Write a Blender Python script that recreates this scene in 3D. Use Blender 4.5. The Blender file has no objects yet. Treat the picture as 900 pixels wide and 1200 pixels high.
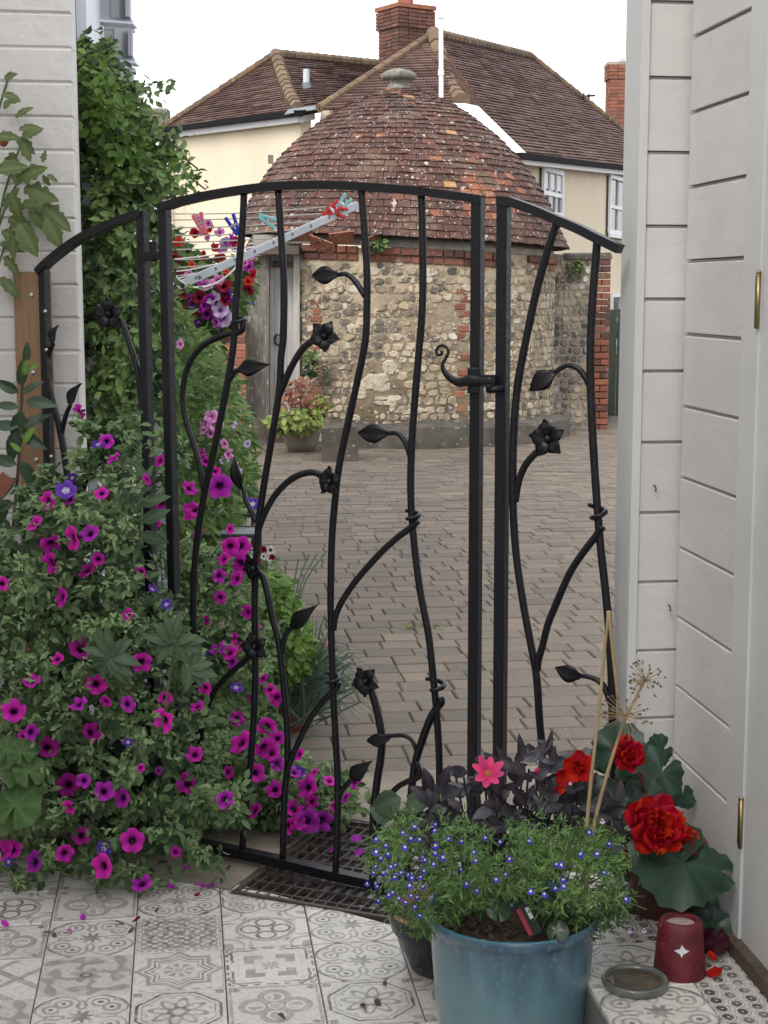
import bpy, math, random
import numpy as np
from mathutils import Vector, Matrix, noise
random.seed(7); RN = np.random.default_rng(7)
S = bpy.context.scene; COL = S.collection
# ------------------------------------------------------------------ camera, sky, sun, exposure
F, H0, PITCH = 1840.0, 1.6, math.atan(260 / 1840.0)
cd = bpy.data.cameras.new('camera'); cam = bpy.data.objects.new('camera', cd); COL.objects.link(cam)
cd.sensor_fit = 'VERTICAL'; cd.sensor_height = 24.0; cd.lens = F / 1200 * 24.0
cd.clip_start = 0.05; cd.clip_end = 2000
cam.location = (0, 0, H0); cam.rotation_euler = (math.pi / 2 - PITCH, 0, 0); S.camera = cam
SUN_EL, SUN_AZ = math.radians(42), math.radians(212)          # azimuth clockwise from +Y
W = bpy.data.worlds.new('World'); S.world = W; W.use_nodes = True
nt = W.node_tree; bg = nt.nodes['Background']
sky = nt.nodes.new('ShaderNodeTexSky'); sky.sky_type = 'NISHITA'; sky.sun_disc = False
sky.sun_elevation = SUN_EL; sky.sun_rotation = SUN_AZ; sky.air_density = 1.0; sky.dust_density = 4.0
hsv = nt.nodes.new('ShaderNodeHueSaturation'); hsv.inputs['Saturation'].default_value = 0.12
mixw = nt.nodes.new('ShaderNodeMix'); mixw.data_type = 'RGBA'; mixw.inputs[0].default_value = 0.75
nt.links.new(sky.outputs[0], hsv.inputs['Color']); nt.links.new(hsv.outputs[0], mixw.inputs[6])
mixw.inputs[7].default_value = (9.2, 9.5, 10.0, 1)              # the even cloud layer
nt.links.new(mixw.outputs[2], bg.inputs[0]); bg.inputs[1].default_value = 0.12
sl = bpy.data.lights.new('sun', 'SUN'); sl.energy = 1.4; sl.angle = math.radians(25); sl.color = (1, .96, .9)
so = bpy.data.objects.new('sun', sl); COL.objects.link(so)
sd = Vector((math.sin(SUN_AZ) * math.cos(SUN_EL), math.cos(SUN_AZ) * math.cos(SUN_EL), math.sin(SUN_EL)))
so.rotation_euler = sd.to_track_quat('Z', 'Y').to_euler(); so.location = (0, 0, 30)
S.view_settings.view_transform = 'Standard'; S.view_settings.look = 'None'
S.view_settings.exposure = 0.82; S.view_settings.gamma = 1.0
# ------------------------------------------------------------------ photograph geometry
CP, SP = math.cos(PITCH), math.sin(PITCH)
def ray(px, py):
    u, v = (px - 450) / F, (600 - py) / F
    return Vector((u, CP + v * SP, -SP + v * CP))
def at(px, py, Y):
    d = ray(px, py); return Vector((0, 0, H0)) + d * (Y / d.y)
def ground(px, py, z=0.0):
    d = ray(px, py); return Vector((0, 0, H0)) + d * ((z - H0) / d.z)
def zat(py, Y): return at(450, py, Y).z
def proj(p):
    q = Vector(p) - Vector((0, 0, H0)); dz = q.y * CP - q.z * SP
    return 450 + F * q.x / dz, 600 - F * (q.y * SP + q.z * CP) / dz
GRID = math.atan(235 / 1840.0)
ED = Vector((-math.sin(GRID), math.cos(GRID), 0)); EF = Vector((math.cos(GRID), math.sin(GRID), 0)); UP = Vector((0, 0, 1))
GL, GR_ = ground(212, 984, .03), ground(554, 1058, .03)
GU = (GR_ - GL); GU.z = 0; GU.normalize(); GN = Vector((GU.y, -GU.x, 0))   # GN points to the camera side
if GN.y > 0: GN = -GN
def plane_hit(px, py, P, N):
    d = ray(px, py); o = Vector((0, 0, H0)); return o + d * ((P - o).dot(N) / d.dot(N))
def gp(px, py, off=0.0): return plane_hit(px, py, GL + GN * off, GN)
# ------------------------------------------------------------------ materials
def srgb(r, g, b):
    f = lambda c: (c / 255 / 12.92) if c / 255 <= .04045 else ((c / 255 + .055) / 1.055) ** 2.4
    return (f(r), f(g), f(b), 1)
class E:                                   # tiny expression builder for Math nodes
    def __init__(s, t, k): s.t, s.k = t, k
    def op(s, o, *a):
        n = s.t.nodes.new('ShaderNodeMath'); n.operation = o
        for i, x in enumerate((s,) + a):
            if isinstance(x, E): s.t.links.new(x.k, n.inputs[i])
            else: n.inputs[i].default_value = x
        return E(s.t, n.outputs[0])
    def __add__(s, o): return s.op('ADD', o)
    def __sub__(s, o): return s.op('SUBTRACT', o)
    def __mul__(s, o): return s.op('MULTIPLY', o)
    def lt(s, o): return s.op('LESS_THAN', o)
    def gt(s, o): return s.op('GREATER_THAN', o)
    def mn(s, o): return s.op('MINIMUM', o)
    def mx(s, o): return s.op('MAXIMUM', o)
    def ab(s): return s.op('ABSOLUTE')
    def sin(s): return s.op('SINE')
    def fr(s): return s.op('FRACT')
    def ring(s, a, w): return (s - a).ab().lt(w)
def mat(name, rough=.6, metal=0.0, spec=.5, coat=0.0, sub=0.0):
    m = bpy.data.materials.new(name); m.use_nodes = True
    b = m.node_tree.nodes['Principled BSDF']
    b.inputs['Roughness'].default_value = rough; b.inputs['Metallic'].default_value = metal
    b.inputs['Specular IOR Level'].default_value = spec; b.inputs['Coat Weight'].default_value = coat
    return m, m.node_tree, b
def ramp(t, fac, stops):
    r = t.nodes.new('ShaderNodeValToRGB'); e = r.color_ramp.elements
    while len(e) < len(stops): e.new(.5)
    for i, (p, c) in enumerate(stops): e[i].position = p; e[i].color = c if len(c) == 4 else (*c, 1)
    t.links.new(fac, r.inputs[0]); return r.outputs[0]
def noisetex(t, scale, detail=4, vec=None, rough=.55, dist=0.0):
    n = t.nodes.new('ShaderNodeTexNoise'); n.inputs['Scale'].default_value = scale; n.inputs['Detail'].default_value = detail
    n.inputs['Roughness'].default_value = rough; n.inputs['Distortion'].default_value = dist
    if vec is not None: t.links.new(vec, n.inputs['Vector'])
    return n.outputs[0]
def mix(t, fac, a, b, mode='MIX'):
    n = t.nodes.new('ShaderNodeMix'); n.data_type = 'RGBA'; n.blend_type = mode
    for i, x in ((0, fac), (6, a), (7, b)):
        if isinstance(x, E): x = x.k
        if hasattr(x, 'links') or isinstance(x, bpy.types.NodeSocket): t.links.new(x, n.inputs[i])
        else: n.inputs[i].default_value = x if i == 0 or len(x) == 4 else (*x, 1)
    return n.outputs[2]
def bump(t, b, h, dist=.004, strength=.6):
    n = t.nodes.new('ShaderNodeBump'); n.inputs['Distance'].default_value = dist; n.inputs['Strength'].default_value = strength
    t.links.new(h, n.inputs['Height']); t.links.new(n.outputs[0], b.inputs['Normal'])
def objco(t, scale=(1, 1, 1)):
    c = t.nodes.new('ShaderNodeNewGeometry'); mp = t.nodes.new('ShaderNodeMapping'); mp.inputs['Scale'].default_value = scale
    t.links.new(c.outputs['Position'], mp.inputs[0]); return mp.outputs[0]
def attr(t, name):
    a = t.nodes.new('ShaderNodeAttribute'); a.attribute_name = name; return a
def plain(name, c, c2=None, scale=6.0, rough=.6, b_scale=60.0, b_dist=.002, metal=0.0, spec=.5, coat=0.0, stretch=(1, 1, 1), fine=None, obj_rand=0.0):
    m, t, b = mat(name, rough, metal, spec, coat); co = objco(t, stretch)
    c2 = c2 or tuple(x * .8 for x in c[:3])
    col = ramp(t, noisetex(t, scale, 5, co), [(.32, c2), (.68, c)])
    if fine:
        col = mix(t, ramp(t, noisetex(t, fine[0], 3, co), [(fine[1], (0, 0, 0)), (min(1, fine[1] + .08), (1, 1, 1))]), col, fine[2])
    if obj_rand:
        oi = t.nodes.new('ShaderNodeObjectInfo'); v = E(t, oi.outputs['Random']) * obj_rand + (1 - obj_rand * .5)
        h = t.nodes.new('ShaderNodeHueSaturation'); t.links.new(v.k, h.inputs['Value']); t.links.new(col, h.inputs['Color']); col = h.outputs[0]
    t.links.new(col, b.inputs['Base Color'])
    if b_dist: bump(t, b, noisetex(t, b_scale, 4, co), b_dist)
    return m
def tinted(name, stops, rough=.7, fine=None, b_scale=60, b_dist=.003, blotch=0.25, spec=.3, sub=0.0):
    """colour from the per-piece attribute 'tint' (0..1), broken up by noise"""
    m, t, b = mat(name, rough, 0, spec); co = objco(t)
    f = E(t, attr(t, 'tint').outputs['Fac']) + (E(t, noisetex(t, 14, 4, co)) - .5) * blotch
    col = ramp(t, f.k, stops)
    if fine:
        for sc, th, cc in fine:
            col = mix(t, ramp(t, noisetex(t, sc, 3, co), [(th, (0, 0, 0)), (min(1, th + .05), (1, 1, 1))]), col, cc)
    t.links.new(col, b.inputs['Base Color'])
    if b_dist: bump(t, b, noisetex(t, b_scale, 4, co), b_dist)
    return m
def leafmat(name, dark, light, rough=.5, trans=.25, spec=.3, edge=None):
    m, t, b = mat(name, rough, 0, spec); co = objco(t)
    f = E(t, attr(t, 'tint').outputs['Fac']) + (E(t, noisetex(t, 30, 2, co)) - .5) * .3
    st = [(.1, dark), (.9, light)]
    if edge: st = [(.1, dark), (.75, light), (1, edge)]
    col = ramp(t, f.k, st)
    t.links.new(col, b.inputs['Base Color'])
    tr = t.nodes.new('ShaderNodeBsdfTranslucent'); t.links.new(col, tr.inputs[0])
    ms = t.nodes.new('ShaderNodeMixShader'); ms.inputs[0].default_value = trans
    out = t.nodes['Material Output']
    t.links.new(b.outputs[0], ms.inputs[1]); t.links.new(tr.outputs[0], ms.inputs[2]); t.links.new(ms.outputs[0], out.inputs[0])
    return m
def petalmat(name, c_throat, c_mid, c_edge, rough=.6, hue=.012):
    m, t, b = mat(name, rough, 0, .2)
    col = ramp(t, attr(t, 'rad').outputs['Fac'], [(.12, c_throat), (.3, c_mid), (.95, c_edge)])
    oi = t.nodes.new('ShaderNodeObjectInfo'); h = t.nodes.new('ShaderNodeHueSaturation')
    t.links.new((E(t, oi.outputs['Random']) * .4 + .75).k, h.inputs['Value']); t.links.new((E(t, oi.outputs['Random']) * (2 * hue) + (.5 - hue)).k, h.inputs['Hue'])
    t.links.new(col, h.inputs['Color']); t.links.new(h.outputs[0], b.inputs['Base Color'])
    tr = t.nodes.new('ShaderNodeBsdfTranslucent'); t.links.new(h.outputs[0], tr.inputs[0])
    ms = t.nodes.new('ShaderNodeMixShader'); ms.inputs[0].default_value = .3
    t.links.new(b.outputs[0], ms.inputs[1]); t.links.new(tr.outputs[0], ms.inputs[2]); t.links.new(ms.outputs[0], t.nodes['Material Output'].inputs[0])
    return m
M = {}
M['iron'] = plain('black_iron', (.0065, .0065, .010), (.004, .004, .006), 30, .42, 45, .0035, spec=.4, fine=(70, .71, (.05, .035, .028)))
M['whiteblock'] = plain('painted_block', (.68, .65, .615), (.61, .58, .55), 5, .75, 26, .007, fine=(60, .68, (.45, .42, .39)))
M['cream'] = plain('cream_render', (.74, .635, .47), (.66, .56, .415), .5, .85, 40, .002, stretch=(1, 1, .35), fine=(1.7, .66, (.60, .51, .39)))
M['cream2'] = plain('pale_render', (.62, .56, .47), (.56, .50, .42), .8, .85, 40, .002)
M['white'] = plain('white_paint', (.78, .78, .77), (.70, .70, .70), 3, .5, 60, .001)
M['pvc'] = plain('white_panel', (.66, .70, .76), (.62, .66, .72), 1, .4, 20, 0)
M['shed'] = plain('shed_paint', (.60, .585, .565), (.54, .525, .505), 5, .55, 60, .0016, stretch=(1, 1, 1.6), fine=(17, .69, (.50, .475, .44)), obj_rand=.06)
M['trim'] = plain('trim_paint', (.59, .59, .585), (.54, .54, .535), 5, .5, 80, .0012)
M['batten'] = plain('batten_wood', (.34, .21, .115), (.26, .155, .08), 12, .7, 60, .002, stretch=(9, 9, .7))
M['sillwood'] = plain('dark_wood', (.11, .075, .05), (.05, .036, .026), 10, .7, 60, .003, stretch=(3, 3, 8))
M['steel'] = plain('bright_steel', (.6, .6, .62), (.5, .5, .52), 30, .35, 60, 0, metal=1.0)
M['brass'] = plain('brass', (.42, .33, .16), (.28, .21, .1), 30, .4, 60, 0, metal=1.0)
M['alu'] = plain('grey_aluminium', (.50, .52, .55), (.42, .44, .47), 12, .4, 80, .0005)
M['line'] = plain('clothes_line', (.72, .72, .66), None, 10, .6, 60, 0)
M['concrete'] = plain('concrete', (.30, .255, .20), (.17, .14, .105), 7, .85, 70, .004, fine=(45, .62, (.36, .33, .28)))
M['stonegrey'] = plain('grey_stone', (.24, .225, .19), (.10, .095, .08), 9, .9, 40, .012, fine=(26, .6, (.34, .33, .29)))
M['plinth'] = plain('plinth_stone', (.115, .098, .078), (.045, .04, .034), 5, .9, 40, .01, fine=(22, .62, (.25, .23, .2)))
M['earth'] = plain('earth', (.07, .05, .035), (.03, .022, .016), 20, .95, 60, .01)
M['grout'] = plain('grout', (.24, .21, .18), (.14, .12, .10), 20, .9, 60, .002)
M['bed'] = plain('paving_bed', (.050, .044, .036), (.02, .017, .015), 9, .95, 60, .004, fine=(5, .66, (.06, .07, .035)))
M['mortar'] = plain('lime_mortar', (.48, .385, .265), (.27, .215, .15), 5, .95, 30, .014, fine=(17, .59, (.50, .44, .34)))
M['mortarg'] = plain('grey_mortar', (.38, .34, .285), (.22, .195, .165), 4, .95, 30, .012, fine=(16, .62, (.38, .355, .32)))
M['stone'] = tinted('rubble_stone', [(0, (.09, .08, .07)), (.25, (.17, .142, .112)), (.5, (.27, .215, .15)), (.75, (.36, .28, .175)), (1, (.5, .46, .40))], .8, [(4, .52, (.43, .355, .255)), (2.2, .62, (.14, .12, .10)), (20, .60, (.42, .375, .30)), (48, .63, (.46, .42, .35)), (2.8, .58, (.33, .27, .19))], 50, .008, .5)
M['brick'] = tinted('old_brick', [(0, (.07, .038, .034)), (.4, (.17, .072, .050)), (.7, (.27, .098, .060)), (1, (.36, .20, .12))], .85, [(11, .62, (.25, .16, .12)), (60, .66, (.38, .31, .25))], 60, .004, .4)
M['rooftile'] = tinted('clay_dome_tile', [(0, (.038, .024, .021)), (.3, (.066, .036, .029)), (.55, (.104, .047, .035)), (.8, (.24, .092, .054)), (1, (.34, .20, .09))], .8,
                       [(9, .62, (.06, .038, .034)), (2.0, .57, (.12, .075, .055)), (2.4, .61, (.05, .035, .029)), (15, .64, (.42, .38, .34)), (40, .64, (.48, .45, .41))], 50, .004, .22)
M['paver'] = tinted('paving_brick', [(0, (.105, .087, .072)), (.35, (.150, .124, .100)), (.7, (.190, .154, .120)), (1, (.255, .198, .143))], .8,
                    [(50, .67, (.40, .37, .33)), (1.3, .64, (.16, .138, .117)), (6, .66, (.13, .112, .095)), (120, .66, (.09, .08, .07))], 90, .004, .5)
M['blackplastic'] = plain('black_gutter', (.012, .012, .013), None, 10, .8, 60, 0, spec=.1)
M['lead'] = plain('lead_flashing', (.20, .22, .25), None, 8, .5, 60, 0)
M['fence'] = plain('green_fence', (.038, .050, .034), (.022, .03, .02), 8, .85, 50, .003, stretch=(6, 6, .6), obj_rand=.3)
M['olddoor'] = plain('weathered_door', (.47, .45, .43), (.33, .31, .29), 6, .75, 50, .003, stretch=(6, 6, .5))
M['oldpost'] = plain('weathered_post', (.20, .18, .155), (.09, .08, .07), 6, .9, 40, .01, stretch=(4, 4, .8), fine=(12, .6, (.36, .33, .29)))
M['terracotta'] = plain('terracotta', (.30, .115, .06), (.22, .08, .045), 9, .85, 60, .002)
M['stonepot'] = plain('stone_pot', (.20, .175, .14), (.13, .115, .09), 9, .9, 50, .004)
M['brownpot'] = plain('brown_pot', (.105, .035, .028), (.075, .025, .02), 5, .5, 40, .0005)
M['redglass'] = plain('red_cup', (.16, .014, .024), (.085, .008, .014), 34, .6, 70, .002, fine=(45, .66, (.26, .075, .08)))
M['wax'] = plain('wax', (.45, .36, .33), (.3, .22, .2), 60, .5, 60, .002)
M['stem'] = plain('green_stem', (.10, .16, .05), (.06, .10, .03), 20, .6, 60, 0)
M['woodstem'] = plain('brown_stem', (.12, .08, .045), (.07, .045, .03), 20, .8, 60, 0)
M['straw'] = plain('dry_straw', (.42, .31, .17), (.27, .19, .10), 40, .7, 90, .001, stretch=(1, 1, .2))
M['bark'] = plain('bark_soil', (.115, .075, .05), (.03, .02, .014), 60, .95, 90, .01)
M['rubber'] = plain('dark_edge', (.03, .03, .032), None, 10, .6, 60, 0)
def glass(name, c, rough=.08):
    m, t, b = mat(name, rough, 0, .8); co = objco(t)
    t.links.new(ramp(t, noisetex(t, 2.2, 2, co), [(.35, c), (.65, tuple(x * 2.2 for x in c[:3]))]), b.inputs['Base Color']); return m
M['pane'] = glass('window_glass', (.03, .035, .04))
M['grey_pane'] = glass('vent_glass', (.16, .165, .17), .12)
m, t, b = mat('wet_pit_painted_glint', .06, 0, .7); b.inputs['Base Color'].default_value = (.14, .13, .12, 1)
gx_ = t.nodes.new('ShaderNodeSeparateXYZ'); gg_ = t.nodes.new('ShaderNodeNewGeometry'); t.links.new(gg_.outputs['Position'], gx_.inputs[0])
t.links.new(ramp(t, ((E(t, gx_.outputs[0]) + .32) * 1.6 + (E(t, noisetex(t, 11, 4, objco(t))) - .5) * 1.1).k, [(.25, (.022, .018, .015)), (.5, (.30, .30, .30)), (.8, (.62, .63, .65))]), b.inputs['Base Color'])  # paler rightward: the water's bright reflection painted into the base colour
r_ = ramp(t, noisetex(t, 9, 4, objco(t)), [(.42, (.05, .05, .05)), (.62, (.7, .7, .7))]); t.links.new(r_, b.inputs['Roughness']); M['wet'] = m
def glaze(name, top, mid, low, z0, z1, coat=.45):
    m, t, b = mat(name, .24, 0, .5, coat); co = objco(t, (7, 7, .55))
    sp = t.nodes.new('ShaderNodeSeparateXYZ'); g = t.nodes.new('ShaderNodeNewGeometry'); t.links.new(g.outputs['Position'], sp.inputs[0])
    h = (E(t, sp.outputs[2]) - z0) * (1 / (z1 - z0)) + (E(t, noisetex(t, 3.0, 5, co)) - .5) * .9
    col = ramp(t, h.k, [(.05, low), (.5, mid), (.9, top)])
    col = mix(t, ramp(t, noisetex(t, 90, 3, objco(t)), [(.55, (0, 0, 0)), (.75, (1, 1, 1))]), col, tuple(x * 1.12 for x in mid))
    t.links.new(col, b.inputs['Base Color']); bump(t, b, noisetex(t, 12, 3, objco(t)), .002, .3); return m
M['bluepot'] = glaze('blue_glaze', (.055, .105, .17), (.125, .235, .275), (.155, .285, .295), 0, .40)
M['turq'] = plain('turquoise_glaze', (.10, .34, .42), (.06, .24, .33), 20, .2, 60, 0, coat=.5)
M['navypot'] = glaze('navy_glaze', (.008, .009, .024), (.008, .009, .022), (.010, .011, .026), 0, .3, .0)
M['unglazed'] = plain('unglazed_rim', (.36, .20, .11), None, 30, .8, 60, 0)
# leaves and petals
M['petunia_leaf'] = leafmat('petunia_leaf', (.038, .075, .032), (.29, .41, .18), .55, .3)
M['back_leaf'] = leafmat('border_leaf', (.035, .075, .02), (.17, .27, .075), .55)
M['climber_leaf'] = leafmat('climber_leaf', (.026, .056, .026), (.25, .36, .12), .5)
M['sage'] = leafmat('sage_leaf', (.035, .075, .045), (.13, .20, .10), .5)
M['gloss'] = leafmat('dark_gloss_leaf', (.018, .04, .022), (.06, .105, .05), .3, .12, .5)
M['tomato'] = leafmat('mottled_leaf', (.035, .065, .022), (.16, .205, .075), .5, .25, .3, (.25, .19, .09))
M['dahlia'] = leafmat('black_purple_leaf', (.010, .007, .011), (.060, .052, .068), .40, .05, .5)
M['lobelia'] = leafmat('lobelia_leaf', (.045, .10, .03), (.21, .35, .11), .55)
M['begonia_leaf'] = leafmat('begonia_leaf', (.014, .035, .024), (.035, .075, .045), .38, .1, .4)
M['ger_leaf'] = leafmat('geranium_leaf', (.05, .11, .035), (.13, .22, .07), .6)
M['bright_leaf'] = leafmat('bright_leaf', (.06, .13, .02), (.23, .36, .08), .5)
M['yellow_leaf'] = leafmat('golden_leaf', (.10, .14, .03), (.28, .34, .09), .5)
M['coral_leaf'] = leafmat('coral_leaf', (.13, .05, .03), (.36, .17, .11), .6)
M['blue_grass'] = leafmat('blue_grass', (.06, .10, .075), (.19, .26, .19), .5)
M['magenta'] = petalmat('magenta_petal', (.06, .002, .05), (.52, .012, .34), (.80, .035, .54))
M['purple'] = petalmat('purple_petal', (.05, .003, .07), (.38, .015, .38), (.62, .05, .58))
M['violet'] = petalmat('violet_petal', (.8, .75, .9), (.10, .03, .33), (.16, .06, .48))
M['pink'] = petalmat('pink_petal', (.35, .05, .25), (.72, .22, .55), (.85, .42, .72))
M['crimson'] = petalmat('crimson_petal', (.05, .0, .01), (.19, .004, .03), (.32, .01, .06))
M['scarlet'] = petalmat('scarlet_petal', (.25, .005, .01), (.50, .014, .02), (.62, .03, .035))
M['begonia'] = petalmat('begonia_petal', (.22, .002, .004), (.42, .003, .008), (.56, .008, .014))
M['rose'] = petalmat('rose_pink_petal', (.3, .01, .06), (.72, .03, .16), (.85, .10, .28))
M['lilac'] = petalmat('lilac_petal', (.3, .15, .45), (.62, .42, .72), (.78, .62, .84))
M['bluefl'] = petalmat('blue_petal', (.9, .9, .95), (.06, .045, .45), (.10, .07, .60))
M['whitefl'] = petalmat('white_petal', (.02, .01, .03), (.75, .73, .68), (.85, .83, .78))
M['lemon'] = plain('flower_eye', (.45, .16, .03), (.2, .04, .02), 80, .7, 60, 0)
M['orangefruit'] = plain('orange_fruit', (.30, .09, .035), (.2, .06, .03), 20, .4, 60, 0)
def flat(name, c, rough=.5): return plain(name, c, tuple(x * .9 for x in c), 20, rough, 60, 0)
M['peg_blue'] = flat('peg_blue', (.02, .03, .42)); M['peg_red'] = flat('peg_red', (.62, .03, .03)); M['peg_teal'] = flat('peg_teal', (.25, .60, .58)); M['peg_pink'] = flat('peg_pink', (.70, .15, .2))
M['label_black'] = flat('label_black', (.01, .01, .012)); M['label_red'] = flat('label_red', (.35, .03, .06)); M['label_white'] = flat('label_white', (.7, .72, .74))
# ------------------------------------------------------------------ object helpers
OFF = {}
def thing(name, label, cat, loc=(0, 0, 0), group=None, kind=None):
    o = bpy.data.objects.new(name, None); COL.objects.link(o); o.empty_display_size = .1; o.location = loc
    OFF[o.name] = Vector(loc)
    if label: o['label'] = label
    if cat: o['category'] = cat
    if group: o['group'] = group
    if kind: o['kind'] = kind
    return o
def tag(o, label, cat, group=None):
    o['label'] = label; o['category'] = cat
    if group: o['group'] = group
    return o
def adopt(o, parent):
    if parent is not None: o.parent = parent; OFF[o.name] = OFF[parent.name]
    return o
class MB:
    def __init__(s): s.v, s.f, s.t, s.uv, s.tag = [], [], [], None, 'tint'
    def add(s, vs, fs, tint=0.5):
        k = len(s.v); s.v += [tuple(v) for v in vs]; s.f += [tuple(i + k for i in f) for f in fs]
        s.t += list(tint) if isinstance(tint, (list, tuple)) else [tint] * len(vs)
    def box(s, c, ax, hs, tint=.5, taper=0.0):
        """c centre, ax three unit axes, hs half sizes"""
        c = Vector(c); vs = []
        for z in (-1, 1):
            for x, y in ((-1, -1), (1, -1), (1, 1), (-1, 1)):
                k = 1 - taper if z > 0 else 1
                vs.append(c + ax[0] * x * hs[0] * k + ax[1] * y * hs[1] * k + ax[2] * z * hs[2])
        s.add(vs, [(3, 2, 1, 0), (4, 5, 6, 7), (0, 1, 5, 4), (1, 2, 6, 5), (2, 3, 7, 6), (3, 0, 4, 7)], tint)
    def bevbox(s, c, ax, hs, bev, tint=.5):
        """box whose +axis2 face is chamfered by bev"""
        c = Vector(c); vs = []
        for z, k in ((-1, 0), (1 - 2 * bev / max(hs[2] * 2, 1e-6), 0), (1, bev)):
            for x, y in ((-1, -1), (1, -1), (1, 1), (-1, 1)):
                vs.append(c + ax[0] * x * (hs[0] - k) + ax[1] * y * (hs[1] - k) + ax[2] * z * hs[2])
        fs = [(3, 2, 1, 0), (8, 9, 10, 11)]
        for a in (0, 4):
            for i in range(4): j = (i + 1) % 4; fs.append((a + i, a + j, a + 4 + j, a + 4 + i))
        s.add(vs, fs, tint)
    def tube(s, pts, r, n=8, cap=True, tint=.5, flatn=None, aspect=1.0):
        pts = [Vector(p) for p in pts]; m = len(pts)
        rs = r if isinstance(r, (list, tuple)) else [r] * m
        vs, fs, prev = [], [], None
        for i, p in enumerate(pts):
            d = (pts[min(i + 1, m - 1)] - pts[max(i - 1, 0)])
            d = d.normalized() if d.length > 1e-9 else Vector((0, 0, 1))
            a = flatn if flatn is not None else prev
            if a is None: a = Vector((0, 0, 1)) if abs(d.z) < .9 else Vector((1, 0, 0))
            a = (a - d * a.dot(d))
            a = a.normalized() if a.length > 1e-6 else d.orthogonal().normalized()
            prev = a; bb = d.cross(a)
            for k in range(n):
                th = 2 * math.pi * (k + .5) / n
                vs.append(p + (a * math.cos(th) * aspect + bb * math.sin(th)) * rs[i])
        for i in range(m - 1):
            for k in range(n):
                k2 = (k + 1) % n; fs.append((i * n + k, i * n + k2, (i + 1) * n + k2, (i + 1) * n + k))
        if cap: fs.append(tuple(range(n - 1, -1, -1))); fs.append(tuple((m - 1) * n + k for k in range(n)))
        s.add(vs, fs, tint)
    def lathe(s, c, prof, n=32, tint=.5, cap_bottom=True):
        c = Vector(c); vs, fs = [], []
        for r, z in prof:
            for k in range(n): th = 2 * math.pi * k / n; vs.append(c + Vector((r * math.cos(th), r * math.sin(th), z)))
        for i in range(len(prof) - 1):
            for k in range(n): k2 = (k + 1) % n; fs.append((i * n + k, i * n + k2, (i + 1) * n + k2, (i + 1) * n + k))
        if cap_bottom: fs.append(tuple(range(n - 1, -1, -1)))
        s.add(vs, fs, tint)
    def poly(s, pts, tint=.5): s.add(pts, [tuple(range(len(pts)))], tint)
    def prism(s, pts, d, tint=.5):
        """polygon pts extruded by vector d"""
        n = len(pts); pts = [Vector(p) for p in pts]
        s.add(pts + [p + d for p in pts], [tuple(range(n - 1, -1, -1)), tuple(range(n, 2 * n))] + [(i, (i + 1) % n, n + (i + 1) % n, n + i) for i in range(n)], tint)
    def build(s, name, m, parent=None, smooth=False, kind=None, uv=None):
        if parent is None:
            a = np.array(s.v); off = Vector(((a[:, 0].min() + a[:, 0].max()) / 2, (a[:, 1].min() + a[:, 1].max()) / 2, a[:, 2].min()))
        else: off = OFF[parent.name]
        me = bpy.data.meshes.new(name)
        me.from_pydata([(v[0] - off.x, v[1] - off.y, v[2] - off.z) for v in s.v], [], s.f)
        at_ = me.attributes.new(s.tag, 'FLOAT', 'POINT'); at_.data.foreach_set('value', s.t)
        if uv:
            l = me.uv_layers.new(name='UVMap')
            for lp in me.loops: l.data[lp.index].uv = uv[lp.vertex_index]
        if smooth: me.polygons.foreach_set('use_smooth', [True] * len(me.polygons))
        me.materials.append(m); me.update()
        o = bpy.data.objects.new(name, me); COL.objects.link(o)
        if parent is None: o.location = off; OFF[o.name] = off
        else: adopt(o, parent)
        if kind: o['kind'] = kind
        return o
def struct(o): o['kind'] = 'structure'; return o
def smooth_path(pts, k=5):
    pts = [Vector(p) for p in pts]
    if len(pts) < 3: return pts
    out = []
    for i in range(len(pts) - 1):
        p0, p1, p2, p3 = pts[max(i - 1, 0)], pts[i], pts[i + 1], pts[min(i + 2, len(pts) - 1)]
        for j in range(k):
            u = j / k; out.append(.5 * ((2 * p1) + (p2 - p0) * u + (2 * p0 - 5 * p1 + 4 * p2 - p3) * u * u + (3 * p1 - p0 - 3 * p2 + p3) * u ** 3))
    return out + [pts[-1]]
def place(o, pos, zdir, roll=0.0, scale=1.0, parent=None):
    """o's mesh has its face on +Z: put it at a world position looking along zdir"""
    z = Vector(zdir).normalized(); q = z.to_track_quat('Z', 'Y').to_matrix().to_4x4() @ Matrix.Rotation(roll, 4, 'Z')
    off = OFF[parent.name] if parent is not None else Vector((0, 0, 0))
    if parent is not None: o.parent = parent
    o.matrix_local = Matrix.Translation(Vector(pos) - off) @ q @ Matrix.Diagonal((scale, scale, scale, 1))
    OFF[o.name] = Vector(pos)
    return o
def inst(me, name, pos, zdir, roll=0.0, scale=1.0, parent=None):
    o = bpy.data.objects.new(name, me); COL.objects.link(o); return place(o, pos, zdir, roll, scale, parent)
def mesh_of(mb, name, m, smooth=False):
    me = bpy.data.meshes.new(name); me.from_pydata(mb.v, [], mb.f)
    a = me.attributes.new(mb.tag, 'FLOAT', 'POINT'); a.data.foreach_set('value', mb.t)
    if smooth: me.polygons.foreach_set('use_smooth', [True] * len(me.polygons))
    me.materials.append(m); return me
TOCAM = Vector((0, -1, .25)).normalized()
def rnd(a, b): return random.uniform(a, b)
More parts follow.
